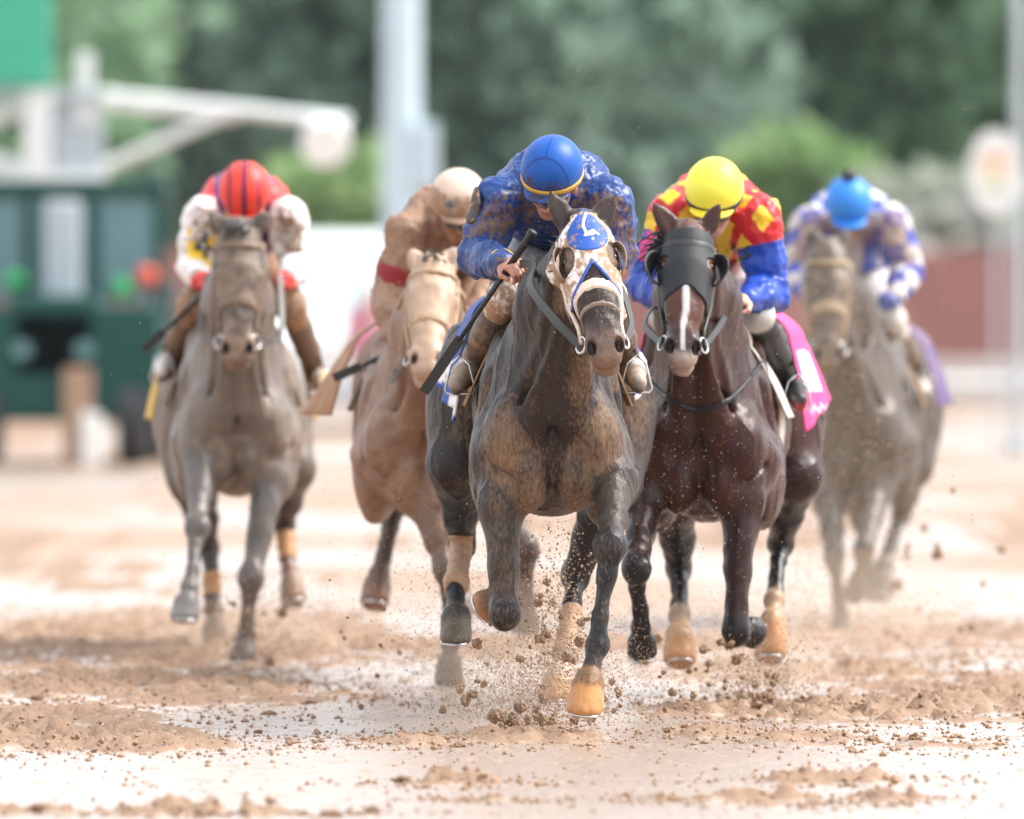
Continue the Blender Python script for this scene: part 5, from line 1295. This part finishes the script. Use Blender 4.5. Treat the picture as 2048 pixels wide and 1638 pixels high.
for (cx_, cy_, sx, sy), (da, db), n, (ra, rb), lab in AIR:
    for k in range(n):
        d_ = rng.uniform(da, db); p = P(cx_ + rng.normal(0, sx), cy_ + rng.normal(0, sy), d_)
        r = ra + (rb - ra) * rng.random() ** 2.2
        p[2] = max(p[2], .03); clod(p, r, lab, lab.replace('mud clod', 'mud clods') if 0 else 'mud clods in the air', 1.0)
# clods lying on the churned patches
n = 0; GL_ = 'trodden brown mud clod lying on the wet track'
while n < 122:
    px, py, sx, sy, a = PATCH[rng.integers(len(PATCH))]
    if py < 1300 and rng.random() < .8: continue
    d_ = ground_d(py); x = (px - 1024) * d_ / FP + rng.normal(0, sx * .8); y = d_ - D0 + rng.normal(0, sy * .8)
    if abs(x) > 2.3 or y < -6.6: continue
    r = .007 + .022 * rng.random() ** 2.5; clod((x, y, gz(x, y) + r * .25), r, GL_, 'mud clods lying on the track', .7); n += 1

def stuff_cloud(name, pts, rad, m, lumps=False):
    """one object of very many tiny drops"""
    oct_ = np.array([(1, 0, 0), (-1, 0, 0), (0, 1, 0), (0, -1, 0), (0, 0, 1), (0, 0, -1)], float)
    of = np.array([(0, 2, 4), (2, 1, 4), (1, 3, 4), (3, 0, 4), (2, 0, 5), (1, 2, 5), (3, 1, 5), (0, 3, 5)])
    k = len(pts); j = rng.uniform(.3, 1.6, (k, 6, 1))
    v = pts[:, None, :] + oct_[None] * j * rad[:, None, None]; f = (of[None] + 6 * np.arange(k)[:, None, None]).reshape(-1, 3)
    o = mesh_obj(name, v.reshape(-1, 3), f, m, None, smooth=False); return tag(o, kind='stuff')
def cloudpts(cx_, cy_, sx, sy, da, db, n, ra, rb, pw=3.0):
    d_ = rng.uniform(da, db, n); px = cx_ + rng.normal(0, 1, n) * sx; py = cy_ + rng.normal(0, 1, n) * sy
    p = np.stack([(px - 1024) * d_ / FP, d_ - D0, CAMH - (py - HZ) * d_ / FP], 1); r = ra + (rb - ra) * rng.random(n) ** pw
    keep = p[:, 2] > .012; return p[keep], r[keep]
CL = [(1110, 1290, 42, 130, 40.3, 41.6, 4200, .0010, .0065), (1060, 1400, 85, 60, 40.3, 42.2, 9000, .0009, .0042), (1000, 1280, 120, 120, 41.0, 43.4, 13000, .0009, .0032), (1180, 1350, 90, 60, 40.3, 42.2, 5000, .0009, .0035),
      (1110, 1430, 170, 40, 39.8, 41.5, 2200, .001, .006), (1515, 1390, 50, 60, 42.3, 43.6, 7000, .001, .0055), (1420, 1340, 160, 80, 42.5, 45, 9000, .001, .0036),
      (1690, 1000, 110, 190, 44.5, 51.2, 7500, .0014, .0044), (1660, 640, 90, 120, 46, 51.3, 2200, .0014, .0042), (1700, 1230, 150, 80, 46, 54, 9000, .0015, .0045),
      (880, 1200, 110, 120, 42.0, 44.6, 3600, .001, .0035), (860, 900, 90, 260, 41.5, 44.0, 900, .0008, .0028), (520, 1270, 75, 70, 45.5, 48.5, 6500, .0013, .0048), (450, 1320, 130, 30, 46, 49, 5200, .0013, .0045),
      (1130, 180, 110, 120, 40, 43, 480, .0010, .0030), (1330, 900, 330, 330, 39.0, 43, 1300, .0009, .0030), (1024, 900, 620, 380, 37, 47, 700, .0009, .0030), (1380, 1000, 110, 150, 41.2, 42.1, 700, .001, .0034), (1110, 900, 120, 150, 39.2, 39.9, 350, .0008, .002)]
a = [cloudpts(*c) for c in CL]
M['spray'] = mat('mud_drops', col=(.33, .215, .135), rough=.5, vary=.3, vscale=30)
stuff_cloud('mud_spray', np.concatenate([x[0] for x in a]), np.concatenate([x[1] for x in a]), M['spray'])
# crumbs over the track
pp, rr = [], []
for px, py, sx, sy, am in PATCH:
    d_ = ground_d(py); k = int(2600 * sx * sy * am) + 300
    x = (px - 1024) * d_ / FP + rng.normal(0, 1, k) * sx * 1.1; y = d_ - D0 + rng.normal(0, 1, k) * sy * 1.1
    z = ground_h(x[:, None], y[:, None])[0][:, 0]; r = .0022 + .011 * rng.random(k) ** 4.5
    pp.append(np.stack([x, y, z + r * .3], 1)); rr.append(r)
k = 5000; x = rng.uniform(-2.6, 2.6, k); y = rng.uniform(-6.6, 10, k); z = ground_h(x[:, None], y[:, None])[0][:, 0]; r = .002 + .008 * rng.random(k) ** 4
pp.append(np.stack([x, y, z + r * .3], 1)); rr.append(r)
stuff_cloud('mud_crumbs', np.concatenate(pp), np.concatenate(rr), M['clod'])

# ------------------------------------------------------------------ people on foot far behind
def bystander(px, d, hgt, shirt, trousers, cap, label, turn=0.0):
    x, y = (px - 1024) * d / FP, d - D0; s = hgt / 1.75; t = empty('person', (x, y, 0), label, 'person', 'people standing by the machines')
    q = lambda a, b, c: np.array((x + a * s, y + b * s, c * s))
    B = Blob(.016); kw = dict(col=(.45, .25, .18), mud=.05)
    B.ell(q(0, 0, 1.62), np.array((.078, .098, .115)) * s, None, .02, **kw); B.cone(q(0, -.09, 1.60), q(0, -.115, 1.585), .012, .014, .01, **kw)
    for sx in (-1, 1): B.ell(q(sx * .08, 0, 1.61), (.014, .02, .03), None, .01, **kw)
    B.cone(q(0, .01, 1.40), q(0, 0, 1.56), .06, .055, .03, **kw); B.cone(q(0, 0, .95), q(0, 0, 1.40), .12, .12, .1, **kw)
    for sx in (-1, 1):
        B.chain([q(0, 0, 1.38), q(sx * .19, 0, 1.38), q(sx * .25, .02, 1.10), q(sx * .22, -.10, .88)], [.06, .05, .04, .03], .03, **kw)
        B.ell(q(sx * .215, -.13, .82), (.035, .03, .055), None, .02, **kw)
        for k in range(4): B.cone(q(sx * (.20 + .012 * k), -.15, .80), q(sx * (.195 + .012 * k), -.16, .73), .010, .008, .006, **kw)
        B.cone(q(sx * .19, -.15, .84), q(sx * .165, -.17, .78), .012, .009, .006, **kw)
        B.chain([q(sx * .09, 0, .95), q(sx * .11, -.03, .5), q(sx * .11, .02, .08)], [.09, .055, .04], .03, **kw)
    v, f = solid(B); mesh_obj('body', v, f, M['skin'], t, col=B.colors(v, kw['col']))
    J = Blob(.016); J.ell(q(0, 0, 1.22), (.20 * s, .13 * s, .26 * s), None, .06, shirt, .1); J.cone(q(0, 0, 1.0), q(0, 0, 1.42), .17 * s, .10 * s, .06, shirt, .1)
    for sx in (-1, 1): J.chain([q(sx * .10, 0, 1.38), q(sx * .20, 0, 1.37), q(sx * .25, .02, 1.10), q(sx * .225, -.085, .91)], [.09, .075, .062, .048], .03, col=shirt, mud=.1)
    v, f = solid(J); mesh_obj('jacket', v + vnormals(v, f) * ((fbm(v, 9, 3) - .5) * .03)[:, None], f, M['cloth'], t, col=J.colors(v, shirt))
    T_ = Blob(.016); T_.ell(q(0, 0, .95), (.17 * s, .125 * s, .13 * s), None, .05, trousers, .3)
    for sx in (-1, 1): T_.chain([q(sx * .09, 0, .93), q(sx * .11, -.03, .5), q(sx * .11, .02, .10)], [.105, .078, .062], .03, col=trousers, mud=.3)
    v, f = solid(T_); mesh_obj('trousers', v, f, M['cloth'], t, col=T_.colors(v, trousers))
    for sx in (-1, 1):
        S = Blob(.014); S.chain([q(sx * .11, .05, .05), q(sx * .12, -.14, .04)], [.05, .042], .02, col=(.3, .25, .2), mud=.5); v, f = solid(S); mesh_obj('shoe', v, f, M['leather'], t, col=S.colors(v))
    K = Blob(.012); K.ell(q(0, 0, 1.665), (.09, .108, .075), None, .02, cap, .0); K.ell(q(0, -.12, 1.655), (.06, .07, .012), None, .01, cap, 0)
    v, f = solid(K); mesh_obj('cap', v, f, M['cloth'], t, col=K.colors(v, cap))
bystander(742, 118, 1.70, (.55, .22, .30), (.55, .40, .42), (.6, .5, .5), 'person in a pink jacket standing beside the white van')
# ------------------------------------------------------------------ damp air
def haze():
    m = bpy.data.materials.new('damp_air'); m.use_nodes = True; N = m.node_tree.nodes; L = m.node_tree.links
    N.remove(N['Principled BSDF']); pv = N.new('ShaderNodeVolumePrincipled'); L.new(pv.outputs[0], N['Material Output'].inputs['Volume'])
    pv.inputs['Color'].default_value = (.70, .92, 1.0, 1); pv.inputs['Density'].default_value = 0.00010; pv.inputs['Anisotropy'].default_value = 0
    o = MB().box((-60, -45, -1.2), (60, 235, 15.5), 0).build('haze', m); tag(o, kind='stuff')
haze()

def mist(p, r, den, col):
    m = bpy.data.materials.new('spray_mist'); m.use_nodes = True; N = m.node_tree.nodes; L = m.node_tree.links
    N.remove(N['Principled BSDF']); pv = N.new('ShaderNodeVolumePrincipled'); L.new(pv.outputs[0], N['Material Output'].inputs['Volume'])
    pv.inputs['Color'].default_value = (*col, 1); pv.inputs['Density'].default_value = den
    o = mesh_obj('spray_mist', iv * np.array(r) + p, iff, m); tag(o, kind='stuff')
TAN = (.93, .78, .64)
mist(P(1055, 1330, 42.2), (.40, .95, .34), .22, TAN)
mist(P(1480, 1370, 44.6), (.42, .9, .28), .20, TAN)
mist(P(1690, 960, 48.4), (.50, 2.2, 1.0), .016, (.80, .68, .55))
mist(P(1690, 1240, 50.4), (.60, 2.2, .34), .07, TAN)
mist(P(490, 1300, 49.4), (.5, 1.2, .20), .22, TAN)
